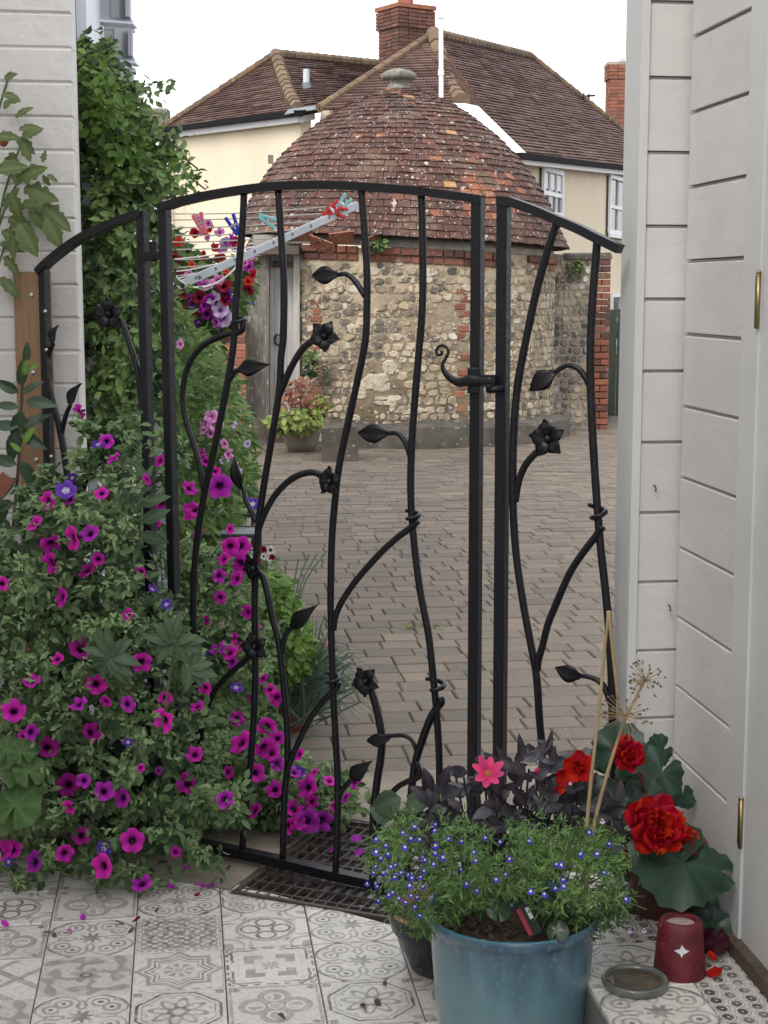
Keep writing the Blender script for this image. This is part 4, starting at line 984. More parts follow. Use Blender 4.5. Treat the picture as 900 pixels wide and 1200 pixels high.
def iron_leaf(parent, base, tip, wpx, stem=None, bend=.0):
    """forged leaf from base to tip (pixels) with its curved stalk"""
    a, b = gp(*base), gp(*tip); d = b - a; L = d.length; d.normalize(); s_ = d.cross(GN).normalized(); w = wpx * 4.3 / 1840 * .56
    mb = MB(); vs = []; fs = []; n = 10; prof_ = [.34, .5, .78, .97, 1.0, .93, .80, .62, .42, .22, .07]
    for i in range(n + 1):
        u = i / n; c = a + d * L * u + GN * (.012 * math.sin(u * 3.1)) ; ww = w * prof_[i]; th = .0045 * (1 - u * .6)
        for x, y in ((-1, .35), (-.5, .8), (0, 1.6), (.5, .8), (1, .35), (.5, -.6), (0, -.3), (-.5, -.6)): vs.append(c + s_ * x * ww + GN * (y * th + .008 * abs(x)))
    for i in range(n):
        for k in range(8): p, q = i * 8 + k, i * 8 + (k + 1) % 8; fs.append((p, q, q + 8, p + 8))
    fs += [tuple(range(7, -1, -1)), tuple(n * 8 + k for k in range(8))]
    mb.add(vs, fs)
    if stem: P = smooth_path(gpath(list(stem) + [base]), 5); mb.tube(P, [.0085 - .0025 * i / len(P) for i in range(len(P))], 8)
    return mb.build('leaf', M['iron'], parent, True)
def iron_flower(parent, cx, cy, rpx, rot=0.0, facing=None, skew=(0, 0)):
    c = gp(cx, cy, .018); fl = thing('flower', None, None); adopt(fl, parent)
    N = (GN + GU * skew[0] + UP * skew[1]).normalized(); X = (GU - N * GU.dot(N)).normalized(); Y = N.cross(X); R = rpx * c.y / 1840
    for k in range(5):
        a = rot + 2 * math.pi * k / 5; d = X * math.cos(a) + Y * math.sin(a); s_ = N.cross(d); mb = MB(); vs = []; fs = []; n = 7
        pr = [.12, .25, .43, .52, .50, .36, .17, .06]
        for i in range(n + 1):
            u = i / n; q = c + d * R * (.12 + .95 * u) + N * (.010 * math.sin(u * 3.2) + (.010 if i == n else 0))
            for x, y in ((-1, .8), (-.45, .1), (0, .5), (.45, .1), (1, .8), (.4, -.8), (-.4, -.8)): vs.append(q + s_ * x * R * pr[i] * .82 + N * y * .006)
        for i in range(n):
            for kk in range(7): p, q = i * 7 + kk, i * 7 + (kk + 1) % 7; fs.append((p, q, q + 7, p + 7))
        fs += [tuple(range(6, -1, -1)), tuple(n * 7 + kk for kk in range(7))]; mb.add(vs, fs); mb.build('petal', M['iron'], fl, True)
    mb = MB(); mb.lathe((0, 0, 0), [(R * .24, -.006), (R * .25, .004), (R * .18, .012), (R * .06, .016), (.0005, .0165)], 12)
    mb.v = [tuple(c + X * v[0] + Y * v[1] + N * v[2]) for v in mb.v]; mb.build('boss', M['iron'], fl, True)
    return fl
def collar(parent, x, y, lean=0.0, turns=1.3, dy=13, r=.0062, rad=.0165):
    pts = []; n = 26
    for i in range(n):
        u = i / (n - 1); a = math.pi * .9 + turns * 2 * math.pi * u; c = gp(x + lean * u, y + dy * (u - .5), 0)
        pts.append(c + GU * math.cos(a) * rad + GN * math.sin(a) * rad)
    mb = MB(); mb.tube(pts, [r * (.55 + .45 * math.sin(math.pi * min(1, u_ / n + .15))) for u_ in range(n)], 7); return mb.build('collar', M['iron'], parent, True)
g = thing('garden_gate', 'arched black wrought iron gate leaf with forged flowers and curled latch', 'gate', tuple(gp(380, 1024)))
square_bar(g, gp(211, 984), gp(192.5, 243), .027, 'hinge_stile'); square_bar(g, gp(554, 1058), gp(560, 232), .027, 'latch_stile')
flat_arc(g, [(188, 243.5), (200, 240), (213, 236), (235, 231), (253, 227.5), (285, 222.5), (310, 219.5), (340, 217.5), (380, 216.8), (413, 218), (450, 220.5), (490, 224), (530, 229), (565, 234)], 'top_rail', .034, .0105)
flat_arc(g, [(209, 983), (233, 989), (330, 1010), (393, 1025), (430, 1033), (554, 1060)], 'bottom_rail', .034, .013)
rod(g, [(286, 226), (284, 267), (277.5, 345), (272, 417), (253, 517), (240, 577), (231, 633), (227, 683), (227, 733), (229.5, 817), (232.5, 867), (232.5, 950), (232, 988)])
rod(g, [(326, 222), (330, 283), (333, 333), (332, 393), (329.5, 417), (327, 460), (318, 517), (308, 577), (303, 617), (299.5, 667), (298.5, 715), (299.5, 767), (298, 833), (293, 900), (287.5, 950), (283.5, 1000)])
rod(g, [(423, 219), (427, 267), (430, 317), (430, 360), (428, 400), (418, 450), (407, 500), (398, 543), (393, 583), (389, 633), (387.5, 697), (388, 733), (390, 793), (392.5, 850), (396, 917), (395, 983), (393, 1025)])
rod(g, [(494, 225), (495.5, 300), (495, 360), (490.5, 417), (485, 483), (482, 533), (481.5, 583), (485, 633), (492, 690), (502, 743), (507, 787), (511.5, 833), (514.5, 883), (515, 940), (514, 1050)])
rod(g, [(299, 672), (307, 674), (313, 693), (320, 727), (327, 753), (332, 800), (336.5, 850), (337, 900), (333.5, 933), (331.5, 1010)], 'bar', .0098)
rod(g, [(431, 800), (437, 815), (444, 842), (447.5, 867), (446, 890), (442.5, 912), (438.5, 945), (437, 983), (437, 1034)], 'bar', .0105)
# tendrils
rod(g, [(285, 377), (283, 388), (268, 391), (252, 397), (238, 405), (225, 420), (217, 440), (214, 468), (219, 497), (229, 527), (235, 553), (239, 578)], 'tendril', .0085)
collar(g, 280, 375, 0, 1.1, 8)
rod(g, [(326, 466), (332, 452), (340, 433), (353, 411), (367, 399), (380, 394)], 'tendril', .009)
rod(g, [(303, 622), (305, 615), (313, 596), (325, 577), (343, 560.5), (363, 553.5), (378, 557), (388, 562)], 'tendril', .009)
rod(g, [(297, 764), (291, 771), (273, 786), (254, 806), (242, 831), (236, 860), (233, 890)], 'tendril', .0085)
rod(g, [(336, 908), (339, 896), (347, 876), (363, 843), (380, 820), (394, 807), (397, 799)], 'tendril', .0085, .006)
collar(g, 389, 796, 2, 1.25, 15)
rod(g, [(391, 738), (394, 720), (403, 701), (420, 677), (447, 647), (467, 629), (483, 617), (490, 610)], 'tendril', .0088, .006)
collar(g, 483.5, 605, 1, 1.3, 13)
rod(g, [(516, 817), (517, 823), (511, 831), (504, 843), (495, 867), (487, 893), (482.5, 925), (479, 980), (476, 1040)], 'tendril', .0105, .006)
collar(g, 509, 804, 6, 1.2, 16, .0066, .02)
rod(g, [(488, 893), (492, 904), (490, 911), (477, 916), (463, 925), (453, 942), (446, 966), (440, 988)], 'tendril', .008, .012)
rod(g, [(450, 863), (462, 862), (474, 862), (483, 868), (488, 880), (488, 892)], 'tendril', .006, .004)
# leaves
iron_leaf(g, (282, 433), (318, 427), 17, [(269, 445), (275, 436)])
iron_leaf(g, (285, 573), (277, 534), 15, [(301, 612), (294, 598), (288, 586)])
iron_leaf(g, (343, 735), (373, 709), 17, [(331, 765), (333, 749), (338, 740)])
iron_leaf(g, (397, 322), (367, 323), 18, [(428, 347), (421, 336), (413, 326), (405, 321)])
iron_leaf(g, (413, 912), (437, 891), 17, [(397, 932), (404, 922)])
iron_leaf(g, (455, 508), (421, 507), 19, [(481, 535), (476, 520), (469, 510), (462, 507)])
iron_leaf(g, (458, 864), (431, 867), 14)
# flowers
iron_flower(g, 381, 394, 18, math.radians(62), skew=(.25, .1)); iron_flower(g, 388, 564, 17, math.radians(20), skew=(-.2, .1)); iron_flower(g, 299, 665, 17, math.radians(50), skew=(-.3, -.1))
iron_flower(g, 299, 757, 17, math.radians(35), skew=(.3, 0)); iron_flower(g, 430, 798, 18, math.radians(55), skew=(0, .1))
# latch
la = thing('latch', None, None); adopt(la, g)
mb = MB(); c = gp(557, 446, .02); mb.bevbox(c, (GU, UP, GN), (.017, .032, .012), .003); mb.build('keeper_plate', M['iron'], la)
mb = MB(); P = smooth_path(gpath([(580, 446), (565, 446.5), (550, 446), (538, 448), (527, 442.5), (520, 434), (519, 426), (523, 419), (525.5, 411), (521, 405.5), (514.5, 406), (511.5, 411), (513.5, 416), (517.5, 415), (517.5, 411)], .034), 5)
rs = [.006 if i < 2 else .0125 if i < 8 else .0145 - .0105 * min(1, (i - 8) / 24) for i in range(len(P))]; mb.tube(P, rs, 8, flatn=GN, aspect=.5); mb.build('thumb_lever', M['iron'], la, True)
mb = MB(); mb.bevbox(gp(571, 446, .034), (GU, UP, GN), (.020, .0145, .004), .002); mb.build('latch_bar', M['iron'], la)
hg = thing('hinge', None, None); adopt(hg, g)
mb = MB(); mb.bevbox(gp(179, 300), (GU, UP, GN), (.030, .011, .011), .002); mb.build('knuckle', M['iron'], hg); mb = MB(); mb.tube([gp(180, 307), gp(179.5, 283)], .011, 10); mb.build('pin', M['iron'], hg)
# left fixed panel
lp = thing('gate_side_panel', 'narrow wrought iron side panel rising towards the hinge post, among petunias', 'gate panel', tuple(gp(120, 990)), 'fixed panels either side of the gate')
square_bar(lp, gp(184, 985), gp(166.5, 247), .027, 'post'); square_bar(lp, gp(70, 985), gp(51, 315), .025, 'post')
flat_arc(lp, [(46, 319), (52, 312), (62, 303), (80, 289), (97, 278), (113, 270), (140, 258.5), (168, 249.5)], 'top_rail', .034, .010)
rod(lp, [(95, 985), (92, 800), (88, 650), (82, 590), (78, 550), (72, 512), (67, 490), (61.5, 470), (56, 445), (54, 425)], 'bar', .0105)
iron_leaf(lp, (63, 402), (70, 381), 13, [(55, 430), (56, 418), (60, 408)])
iron_leaf(lp, (83, 474), (97, 449), 14, [(72, 508), (75, 495), (79, 482)])
rod(lp, [(167, 485), (164.5, 460), (162, 440), (158, 422), (150, 398), (143, 378), (134, 370)], 'tendril', .0088)
iron_flower(lp, 128, 368, 18, math.radians(20), skew=(.35, 0))
rod(lp, [(92, 620), (97, 575), (105, 555), (117, 541), (131, 525), (143, 512)], 'tendril', .009)
iron_flower(lp, 145, 509, 17, math.radians(75), skew=(-.2, .15))
for x, y in ((53, 365), (54.5, 410), (60, 535)):
    b_ = MB(); p = gp(x, y, .0145); b_.lathe((0, 0, 0), [(.006, 0), (.006, .002), (.003, .005), (.001, .0055)], 10); b_.v = [tuple(p + GU * v[0] + UP * v[1] + GN * v[2]) for v in b_.v]; b_.build('screw', M['steel'], lp, True)
# right fixed panel
rp = thing('gate_side_panel', 'narrow wrought iron side panel sloping down to the grey shed corner', 'gate panel', tuple(gp(650, 1080)), 'fixed panels either side of the gate')
square_bar(rp, gp(584, 1066), gp(590.5, 234), .028, 'post')
flat_arc(rp, [(585, 235.5), (597, 236), (608, 239.5), (630, 247.5), (653, 257.5), (677, 267.5), (700, 279), (727, 292)], 'top_rail', .036, .0105)
rod(rp, [(653, 259), (641, 296), (628.5, 342), (617.5, 393), (608, 443), (603, 490), (601, 550), (601.5, 600), (605, 650), (612, 700), (619, 739), (626, 775), (629.5, 800), (632, 840), (636, 900), (638, 1076)])
rod(rp, [(700, 280), (694.5, 350), (692, 400), (692, 450), (694.5, 510), (698, 567), (703, 633), (710, 697), (714, 747), (717, 809), (718, 870), (720, 1093)])
rod(rp, [(604, 588), (608, 564), (617, 543), (632, 527), (641, 517)], 'tendril', .009); iron_flower(rp, 643, 514, 22, math.radians(100), skew=(0, .05))
rod(rp, [(630, 785), (631, 774), (636, 756), (642, 732), (650, 712), (667, 673), (683, 648), (697, 630), (706, 617)], 'tendril', .0092, .006); collar(rp, 699.5, 602, 3, 1.3, 20, .0066, .018)
iron_leaf(rp, (651, 436), (622, 458), 19, [(692, 455), (687, 444), (678, 432), (667, 428), (658, 431)])
iron_leaf(rp, (682, 792), (652, 781), 17, [(716, 825), (708, 805), (700, 797), (690, 793)])
b_ = MB(); b_.tube(smooth_path([gp(588, 455, .02), gp(580, 456, .034), gp(573, 457, .036), gp(574, 451, .04)], 4), .0085, 7); b_.build('latch_catch', M['iron'], rp, True)
# ================================================================== DRAIN GRATE
dg = thing('drain_grate', 'rusty open steel grate lying over the drain under the gate', 'grate', tuple(gxy(.3, .2)))
fr = MB()
for (u0, v0, u1, v1) in ((0, .008, gw, .008), (0, gd - .008, gw, gd - .008), (.008, .017, .008, gd - .017), (gw - .008, .017, gw - .008, gd - .017)):
    p, q = gxy(u0, v0, .0), gxy(u1, v1, .0); d = (q - p).normalized(); fr.box((p + q) / 2 + UP * -.01, (d, d.cross(UP), UP), ((q - p).length / 2, .006, .016))
M['rust'] = plain('rusty_steel', (.085, .070, .060), (.045, .032, .027), 16, .5, 90, .002, spec=.5)
fr.build('frame', M['rust'], dg)
gb = MB(); u = .03
while u < gw - .02: p, q = gxy(u, .015, -.006), gxy(u, gd - .015, -.006); gb.box((p + q) / 2, (GV, GX, UP), ((q - p).length / 2, .0022, .007)); u += .0335
gb.build('grid_bars', M['rust'], dg, kind='stuff'); gb = MB(); v = .05
while v < gd - .02: p, q = gxy(.01, v, -.004), gxy(gw - .01, v, -.004); gb.box((p + q) / 2, (GX, GV, UP), ((q - p).length / 2, .003, .005)); v += .062
gb.build('cross_bars', M['rust'], dg, kind='stuff')
# ================================================================== GREY SHED ON THE RIGHT
TB = ground(862, 1094, ZS); TB.z = 0                                       # foot of the door trim's left edge
SC = TB + ED * .441                                                       # inner corner of the walls
sh = thing('grey_shed', 'pale grey painted timber shed with wide horizontal boards at the right', 'shed', (SC.x, SC.y, ZS))
ZT = 2.75; pitch = .1674
mb = MB(); mb.prism([Vector((p.x, p.y, .1)) for p in (SC + EF * .012 - ED * 6.0, SC + EF * .012 + ED * .012, SC + EF * 1.2 + ED * .012, SC + EF * 1.2 - ED * 6.0)], UP * (ZT - .1)); mb.build('carcass', M['sillwood'], sh)  # unseen length towards the viewer added to block light on the foreground
zf = zat(349, SC.y) % pitch
def shed_board(c, U, N, hl, z0, z1, parent):
    """shiplap board: flat face with a rebate at its top edge"""
    prf = [(z0 + .001, 0), (z0 + .001, .022), (z1 - .010, .022), (z1 - .005, .012), (z1 - .001, .010), (z1 - .001, 0)]
    mb = MB(); mb.prism([c - U * hl + N * d + UP * z for z, d in prf], U * 2 * hl); return mb.build('board', M['shed'], parent)
wl = .1365; k = 0
fwall = thing('front_wall', None, None); adopt(fwall, sh); swall = thing('side_wall', None, None); adopt(swall, sh)
ret = .116
mb = MB(); mb.prism([Vector((p.x, p.y, .02)) for p in (SC - EF * (ret + .002) + ED * .0015, SC + EF * .011 + ED * .0015, SC + EF * .011 + ED * .08, SC - EF * (ret + .002) + ED * .08)], UP * (ZT - .03)); mb.build('stud', M['sillwood'], sh)
for z in np.arange(zf - pitch, ZT - .02, pitch):
    shed_board(SC - EF * (ret / 2 + .001) + ED * .0, EF, -ED, ret / 2 - .001, max(z, .0), z + pitch, fwall)
b_ = MB(); b_.prism([Vector((p.x, p.y, .0)) for p in (SC - EF * (ret + .001) - ED * .028, SC - EF * (ret + .021) - ED * .028, SC - EF * (ret + .021) + ED * .10, SC - EF * (ret + .001) + ED * .10)], UP * ZT); b_.build('corner_trim', M['trim'], sh)
zs = zat(389, SC.y) % pitch
for z in np.arange(zs - pitch, ZT - .02, pitch):
    shed_board(SC - ED * (.441 / 2 + .02) - EF * .0, ED, -EF, .441 / 2 - .022, max(z, ZS - .02), z + pitch, swall)
b_ = MB(); b_.prism([Vector((p.x, p.y, ZS - .03)) for p in (TB - EF * .03, TB - EF * .03 - ED * .095, TB + EF * .02 - ED * .095, TB + EF * .02)], UP * (ZT - ZS)); b_.build('door_frame', M['trim'], sh)
b_ = MB(); b_.prism([Vector((p.x, p.y, ZS - .02)) for p in (TB - EF * .024 - ED * .099, TB - EF * .024 - ED * 5.9, TB + EF * .02 - ED * 5.9, TB + EF * .02 - ED * .099)], UP * (ZT - ZS)); dd = b_.build('door', M['trim'], sh)
b_ = MB(); b_.prism([Vector((p.x, p.y, ZS)) for p in (SC - EF * .003 - ED * .026, SC - EF * .05 - ED * .026, SC - EF * .05 - ED * 4, SC - EF * .003 - ED * 4)], UP * .030); b_.build('timber_sill', M['sillwood'], sh)
b_ = MB(); b_.prism([Vector((p.x, p.y, ZT)) for p in (SC - EF * .2 + ED * .25, SC + EF * 1.2 + ED * .25, SC + EF * 1.2 - ED * 6.0, SC - EF * .2 - ED * 6.0)], UP * .08); b_.build('roof', M['sillwood'], sh)
for (y0, y1) in ((950, 1010), (321, 385)):
    pa, pb = plane_hit(880, y0, TB - EF * .038, EF), plane_hit(880, y1, TB - EF * .038, EF)
    hx = thing('hinge', None, None); adopt(hx, sh)
    b_ = MB(); c = TB - EF * .033 - ED * .097; c = Vector((c.x, c.y, 0)); z0, z1 = pb.z, pa.z
    b_.tube([c + UP * z0, c + UP * z1], .0042, 10); b_.build('barrel', M['brass'], hx, True); b_ = MB(); b_.lathe(c + UP * z1, [(.0042, 0), (.0056, .003), (.0025, .007), (.0005, .008)], 10); b_.build('pin_head', M['brass'], hx, True)
    b_ = MB(); b_.box(c + UP * (z0 + z1) / 2 + EF * .0035 + ED * .012, (ED, EF, UP), (.012, .0015, (z1 - z0) / 2 - .002)); b_.build('leaf_plate', M['brass'], hx)
for p in (plane_hit(766, 569, SC - ED * .022, ED), plane_hit(783, 709, SC - ED * .022, ED),):   # little cup hooks and nail heads
    b_ = MB(); b_.tube(smooth_path([p + ED * .002, p - ED * .014, p - ED * .02 - UP * .008, p - ED * .012 - UP * .012], 3), .0016, 6); b_.build('hook', M['rust'], sh, True)
#PART4
# ================================================================== PLANTS BY THE GATE
def flowers_on(parent, lst, Yf, size):
    for kind, pts in lst.items():
        for q in pts:
            x, y = q[0], q[1]; s_ = size * (q[2] if len(q) > 2 else 1); flower(kind, at(x, y, Yf(x, y) - rnd(0, .02)), s_, parent, spread=.95)
pb = thing('petunia_bush', 'big mound of magenta petunias spilling over the tiles in front of the gate', 'flowering plant', tuple(ground(110, 1000)))
poly1 = [(-30, 640), (20, 590), (45, 575), (80, 560), (105, 560), (120, 525), (150, 508), (178, 520), (205, 560), (212, 640), (222, 720), (226, 800), (236, 880), (258, 925), (245, 950), (222, 985), (195, 1012), (160, 1040), (120, 1056), (60, 1042), (20, 1030), (-30, 1020)]
tips = volume(poly1, 900, 3.95, 4.62, 60, gap=.40)
for e in ([(30, 600), (28, 570)], [(85, 560), (90, 530), (93, 495)], [(150, 510), (170, 490)], [(60, 575), (50, 552)], [(200, 540), (215, 520)], [(240, 925), (262, 932), (272, 940)], [(180, 1035), (200, 1048)], [(225, 985), (240, 1000)], [(100, 1056), (112, 1070)], [(20, 1030), (28, 1048)], [(120, 520), (135, 500)]):
    for x, y in e: tips += [at(x + rnd(-5, 5), y + rnd(-5, 5), 4.2 if y < 700 else 4.03) for _ in range(4)]
tips = [(at(*proj(t), 4.74 + rnd(0, .22)) if proj(t)[0] > 158 and proj(t)[1] < 700 else t) for t in tips]
pts = shoots(tips, .085, 12, .35, .012) ; sf1 = Surf(pts)
leaf_cloud('foliage', M['petunia_leaf'], pts, .033, pb, width=.8, centre=at(110, 850, 4.6), tint=(.05, .75), up=.45)
tp_ = [t + Vector((rnd(-.012, .012), -.008 + rnd(-.01, .01), rnd(-.012, .012))) for t in tips for _ in range(6)]
leaf_cloud('tip_leaves', M['petunia_leaf'], [p for p in tp_ if p.z > .02], .021, pb, width=.6, centre=at(110, 850, 4.6), tint=(.55, 1.0), up=.6)
pts = volume([(20, 640), (190, 600), (205, 900), (160, 1010), (40, 1000)], 900, 4.35, 4.7, 30); leaf_cloud('inner_foliage', M['gloss'], pts, .06, pb)  # dark leaf colour stands in for shade in the gaps of the mound
mb = MB()
for _ in range(70):
    a = random.choice(pts); mb.tube(smooth_path([Vector((a.x * .9 - .06, a.y + .1, max(0.02, a.z - .3))), a + Vector((rnd(-.05, .05), rnd(-.1, .05), -.1)), a + Vector((rnd(-.06, .06), -.12, rnd(0, .08)))], 3), .0022, 4)
mb.build('stems', M['stem'], pb, kind='stuff')
magenta1 = [(93, 483), (40, 613, .9), (56, 587, .95), (60, 637), (85, 631, 1.05), (60, 660), (72, 700), (119, 578, .9), (102, 668), (190, 590, 1.15), (181, 615, .9), (165, 670, .8), (221, 600, .9), (95, 760, 1), (166, 776, 1.1), (67, 772, .6), (113, 801, .9), (124, 822, .8), (37, 798, .7), (16, 833, 1.05), (107, 858, 1.15), (56, 875, 1), (192, 844, 1.1), (194, 818, .8), (231, 828, .9), (228, 884, .9), (220, 918, 1), (80, 920, 1), (81, 946, .9), (95, 979, .9), (14, 995, 1.1), (2, 997, .9), (155, 985, 1), (76, 1000, 1), (120, 1015, 1.1), (133, 537, .8), (187, 540, .7), (240, 806, .9), (206, 998, .6), (172, 562, .6), (3, 684, .7), (28, 862, .6), (150, 720, .5), (165, 900, .5), (115, 655, .6)]
purple1 = [(105, 625, .9), (122, 927, 1.1), (143, 935, 1.1), (98, 915, .9), (166, 1035, 1.15), (40, 1010, 1), (125, 455 + 62, .7), (82, 585, .8), (150, 825, .7), (264, 937, .9), (37, 858, .7), (92, 825, .7), (186, 903, .5)]
violet1 = [(77, 574, .85), (195, 708, .6), (179, 690, .6), (122, 994, .7), (85, 560, .5), (10, 1010, .5), (150, 870, .5), (115, 520, .6)]
f1 = lambda x, y: sf1(x, y, default=4.3)
flowers_on(pb, {'magenta': magenta1, 'purple': purple1, 'violet': violet1}, f1, .0295)
pb2 = thing('petunia_bush', 'trailing magenta petunias growing behind the gate leaf', 'flowering plant', tuple(ground(300, 985)))
poly2 = [(196, 560), (222, 585), (236, 640), (262, 640), (286, 668), (298, 720), (316, 780), (330, 845), (362, 885), (398, 905), (415, 930), (392, 960), (372, 975), (335, 1000), (290, 1000), (236, 985), (215, 900), (205, 700)]
tips = volume(poly2, 520, 4.72, 5.3, 45, gap=.36) + volume([(222, 860), (330, 850), (362, 885), (400, 906), (420, 930), (394, 968), (372, 985), (335, 1006), (290, 1002), (236, 988)], 330, 4.42, 4.85, 30, gap=.34); pts = shoots(tips, .09, 12, .35, .013); sf2 = Surf(pts)
leaf_cloud('foliage', M['petunia_leaf'], pts, .035, pb2, width=.8, tint=(.1, .8), centre=at(290, 850, 5.6))
leaf_cloud('tip_leaves', M['petunia_leaf'], [t + Vector((rnd(-.012, .012), -.01, rnd(-.012, .012))) for t in tips for _ in range(6)], .022, pb2, width=.6, tint=(.6, 1), centre=at(290, 850, 5.6))
m2 = [(222, 572, .9), (228, 597, .9), (270, 640, 1), (262, 655, .9), (283, 640, 1.2), (281, 660, 1.2), (277, 678, .9), (290, 717, 1), (275, 748, .6), (283, 757, .6), (308, 795, .7), (316, 808, .8), (325, 818, 1), (278, 842, 1), (313, 852, 1.0), (282, 870, 1.1), (310, 876, 1.1), (318, 882, 1), (350, 884, .9), (360, 922, 1), (345, 948, 1), (386, 915, .9), (416, 917, .8), (269, 765, .8), (242, 727, .5), (300, 735, .5), (325, 865, .7), (296, 820, .5), (368, 905, .6), (352, 965, .6), (322, 925, .9), (338, 968, .9), (300, 905, .9), (330, 990, .8), (298, 950, .8), (268, 905, .8), (366, 940, .8), (372, 975, .7), (392, 945, .7), (270, 620, .7), (232, 625, .8), (258, 700, .8)]
p2 = [(258, 570, 1.2), (257, 675, 1), (255, 760, 1.1), (360, 962, 1.2), (378, 962, 1), (405, 935, .8), (345, 905, .8), (357, 988, .8), (325, 895, .7), (272, 775, .8)]
v2 = [(296, 590, .7), (313, 985, .7), (277, 805, .8), (350, 905, .7), (240, 765, .5)]
flowers_on(pb2, {'magenta': m2, 'purple': p2, 'violet': v2}, lambda x, y: sf2(x, y, default=4.9), .031)
def leaves_on(parent, mat_, lst, Y, Lpx, ratio, meshes=3, kw=None, name='leaf', face=None):
    """modelled single leaves: list of (px, py, angle in the picture in degrees, size factor)"""
    ms = [mesh_of(big_leaf(1.0, ratio * rnd(.85, 1.15), rnd(.05, .2), rnd(.05, .35), **(kw or {})), name + '_shape', mat_, True) for _ in range(meshes)]
    for q in lst:
        x, y, a = q[:3]; s_ = q[3] if len(q) > 3 else 1; yy = Y(x, y) if callable(Y) else Y
        L = Lpx * s_ * yy / F; d = Vector((math.cos(math.radians(a)), rnd(-.35, .1), math.sin(math.radians(a)))).normalized()
        n = (TOCAM if face is None else Vector(face)) + Vector((rnd(-.5, .5), 0, rnd(-.1, .7))); n = (n - d * n.dot(d)).normalized()
        o = bpy.data.objects.new(name, random.choice(ms)); COL.objects.link(o); o.parent = parent
        R = Matrix((d.cross(n), d, n)).transposed().to_4x4()
        o.matrix_local = Matrix.Translation(at(x, y, yy) - OFF[parent.name]) @ R @ Matrix.Diagonal((L, L, L, 1))
def rosette(c, n, a0, a1): return [(c[0] + rnd(-3, 3), c[1] + rnd(-3, 3), a0 + (a1 - a0) * i / (n - 1) + rnd(-8, 8), rnd(.75, 1.1)) for i in range(n)]
sg = thing('sage_shrub', 'grey green shrub shoots poking out of the petunias', 'shrub', tuple(ground(170, 980)))
leaves_on(sg, M['sage'], rosette((128, 768), 11, -70, 250) + rosette((205, 752), 10, -60, 230) + rosette((222, 780), 5, -90, 60), lambda x, y: 3.93, 36, .42)
leaves_on(sg, M['sage'], [(166, 590, 20), (164, 600, 160), (168, 570, 70, .8), (163, 625, -20), (160, 640, 200), (170, 560, 120, .7), (166, 612, 30)], lambda x, y: 4.15, 36, .42)
mb = MB()
for p in ([(150, 860), (140, 800), (128, 768)], [(190, 850), (198, 800), (206, 752)], [(158, 720), (163, 640), (168, 560)]): mb.tube(smooth_path([at(x, y, 4.1 if p[-1][1] < 600 else 3.96) for x, y in p], 4), .003, 6)
mb.build('stems', M['stem'], sg)
ge = thing('geranium', 'pale round geranium leaves low beside the white wall', 'plant', tuple(ground(15, 985)))
for x, y, r in ((18, 944, 30), (-2, 905, 26), (33, 905, 20), (8, 880, 18), (25, 882, 16), (-8, 960, 24)):
    me = mesh_of(round_leaf(1, .2, 22, .25, .03), 'geranium_leaf', M['ger_leaf'], True); inst(me, 'leaf', at(x, y, 3.95 - .02 * (x > 0)), TOCAM + Vector((rnd(-.3, .3), 0, rnd(.1, .7))), rnd(-.4, .4), r * 3.95 / F, ge)
gl = thing('laurel_shrub', 'dark glossy leaved sapling standing in front of the timber batten', 'shrub', tuple(ground(15, 960)))
leaves_on(gl, M['gloss'], [(24, 452, 80, .9), (22, 460, 150, .9), (26, 462, 40, .8), (25, 480, -100, 1.4), (22, 478, 170, .9), (30, 470, -5, 1.1), (22, 500, 175, 1), (28, 500, 30, .9), (20, 505, -110, 1.2), (24, 508, -30, 1), (24, 540, -60, 1.1), (20, 545, 160, 1), (20, 560, -140, 1.2), (26, 575, 10, 1), (18, 590, 190, 1), (22, 600, -70, 1.2), (26, 610, -20, 1.2), (14, 620, 150, 1), (12, 640, -100, 1.2), (20, 640, 0, 1), (8, 590, -120, 1), (4, 660, 100, 1), (10, 680, -60, 1.1), (20, 690, 20, 1), (30, 425, 80, .7)], 4.45, 36, .46)
leaves_on(gl, M['bright_leaf'], [(28, 440, 75, .7), (27, 520, 60, .8), (30, 435, 30, .6), (24, 530, 130, .6)], 4.43, 30, .4)
mb = MB(); mb.tube(smooth_path([at(x, y, 4.46) for x, y in ((8, 960), (10, 760), (14, 640), (22, 540), (27, 430))], 4), .005, 6); mb.build('stem', M['woodstem'], gl)
tag_ = thing('plant_tag', 'small terracotta coloured plant tag among the dark leaves', 'plant tag', tuple(at(2, 572, 4.4)))
mb = MB(); mb.bevbox(at(3, 568, 4.38), (Vector((.8, 0, -.6)), Vector((.6, 0, .8)), Vector((0, -1, 0))), (.022, .03, .0015), .0005); mb.build('card', M['terracotta'], tag_)
mb = MB(); mb.tube([at(0, 580, 4.385), at(-6, 640, 4.4)], .002, 6); mb.build('stake', M['terracotta'], tag_)
tm = thing('tomato_plant', 'mottled tomato plant with an orange fruit against the white wall', 'plant', tuple(ground(-30, 960)))
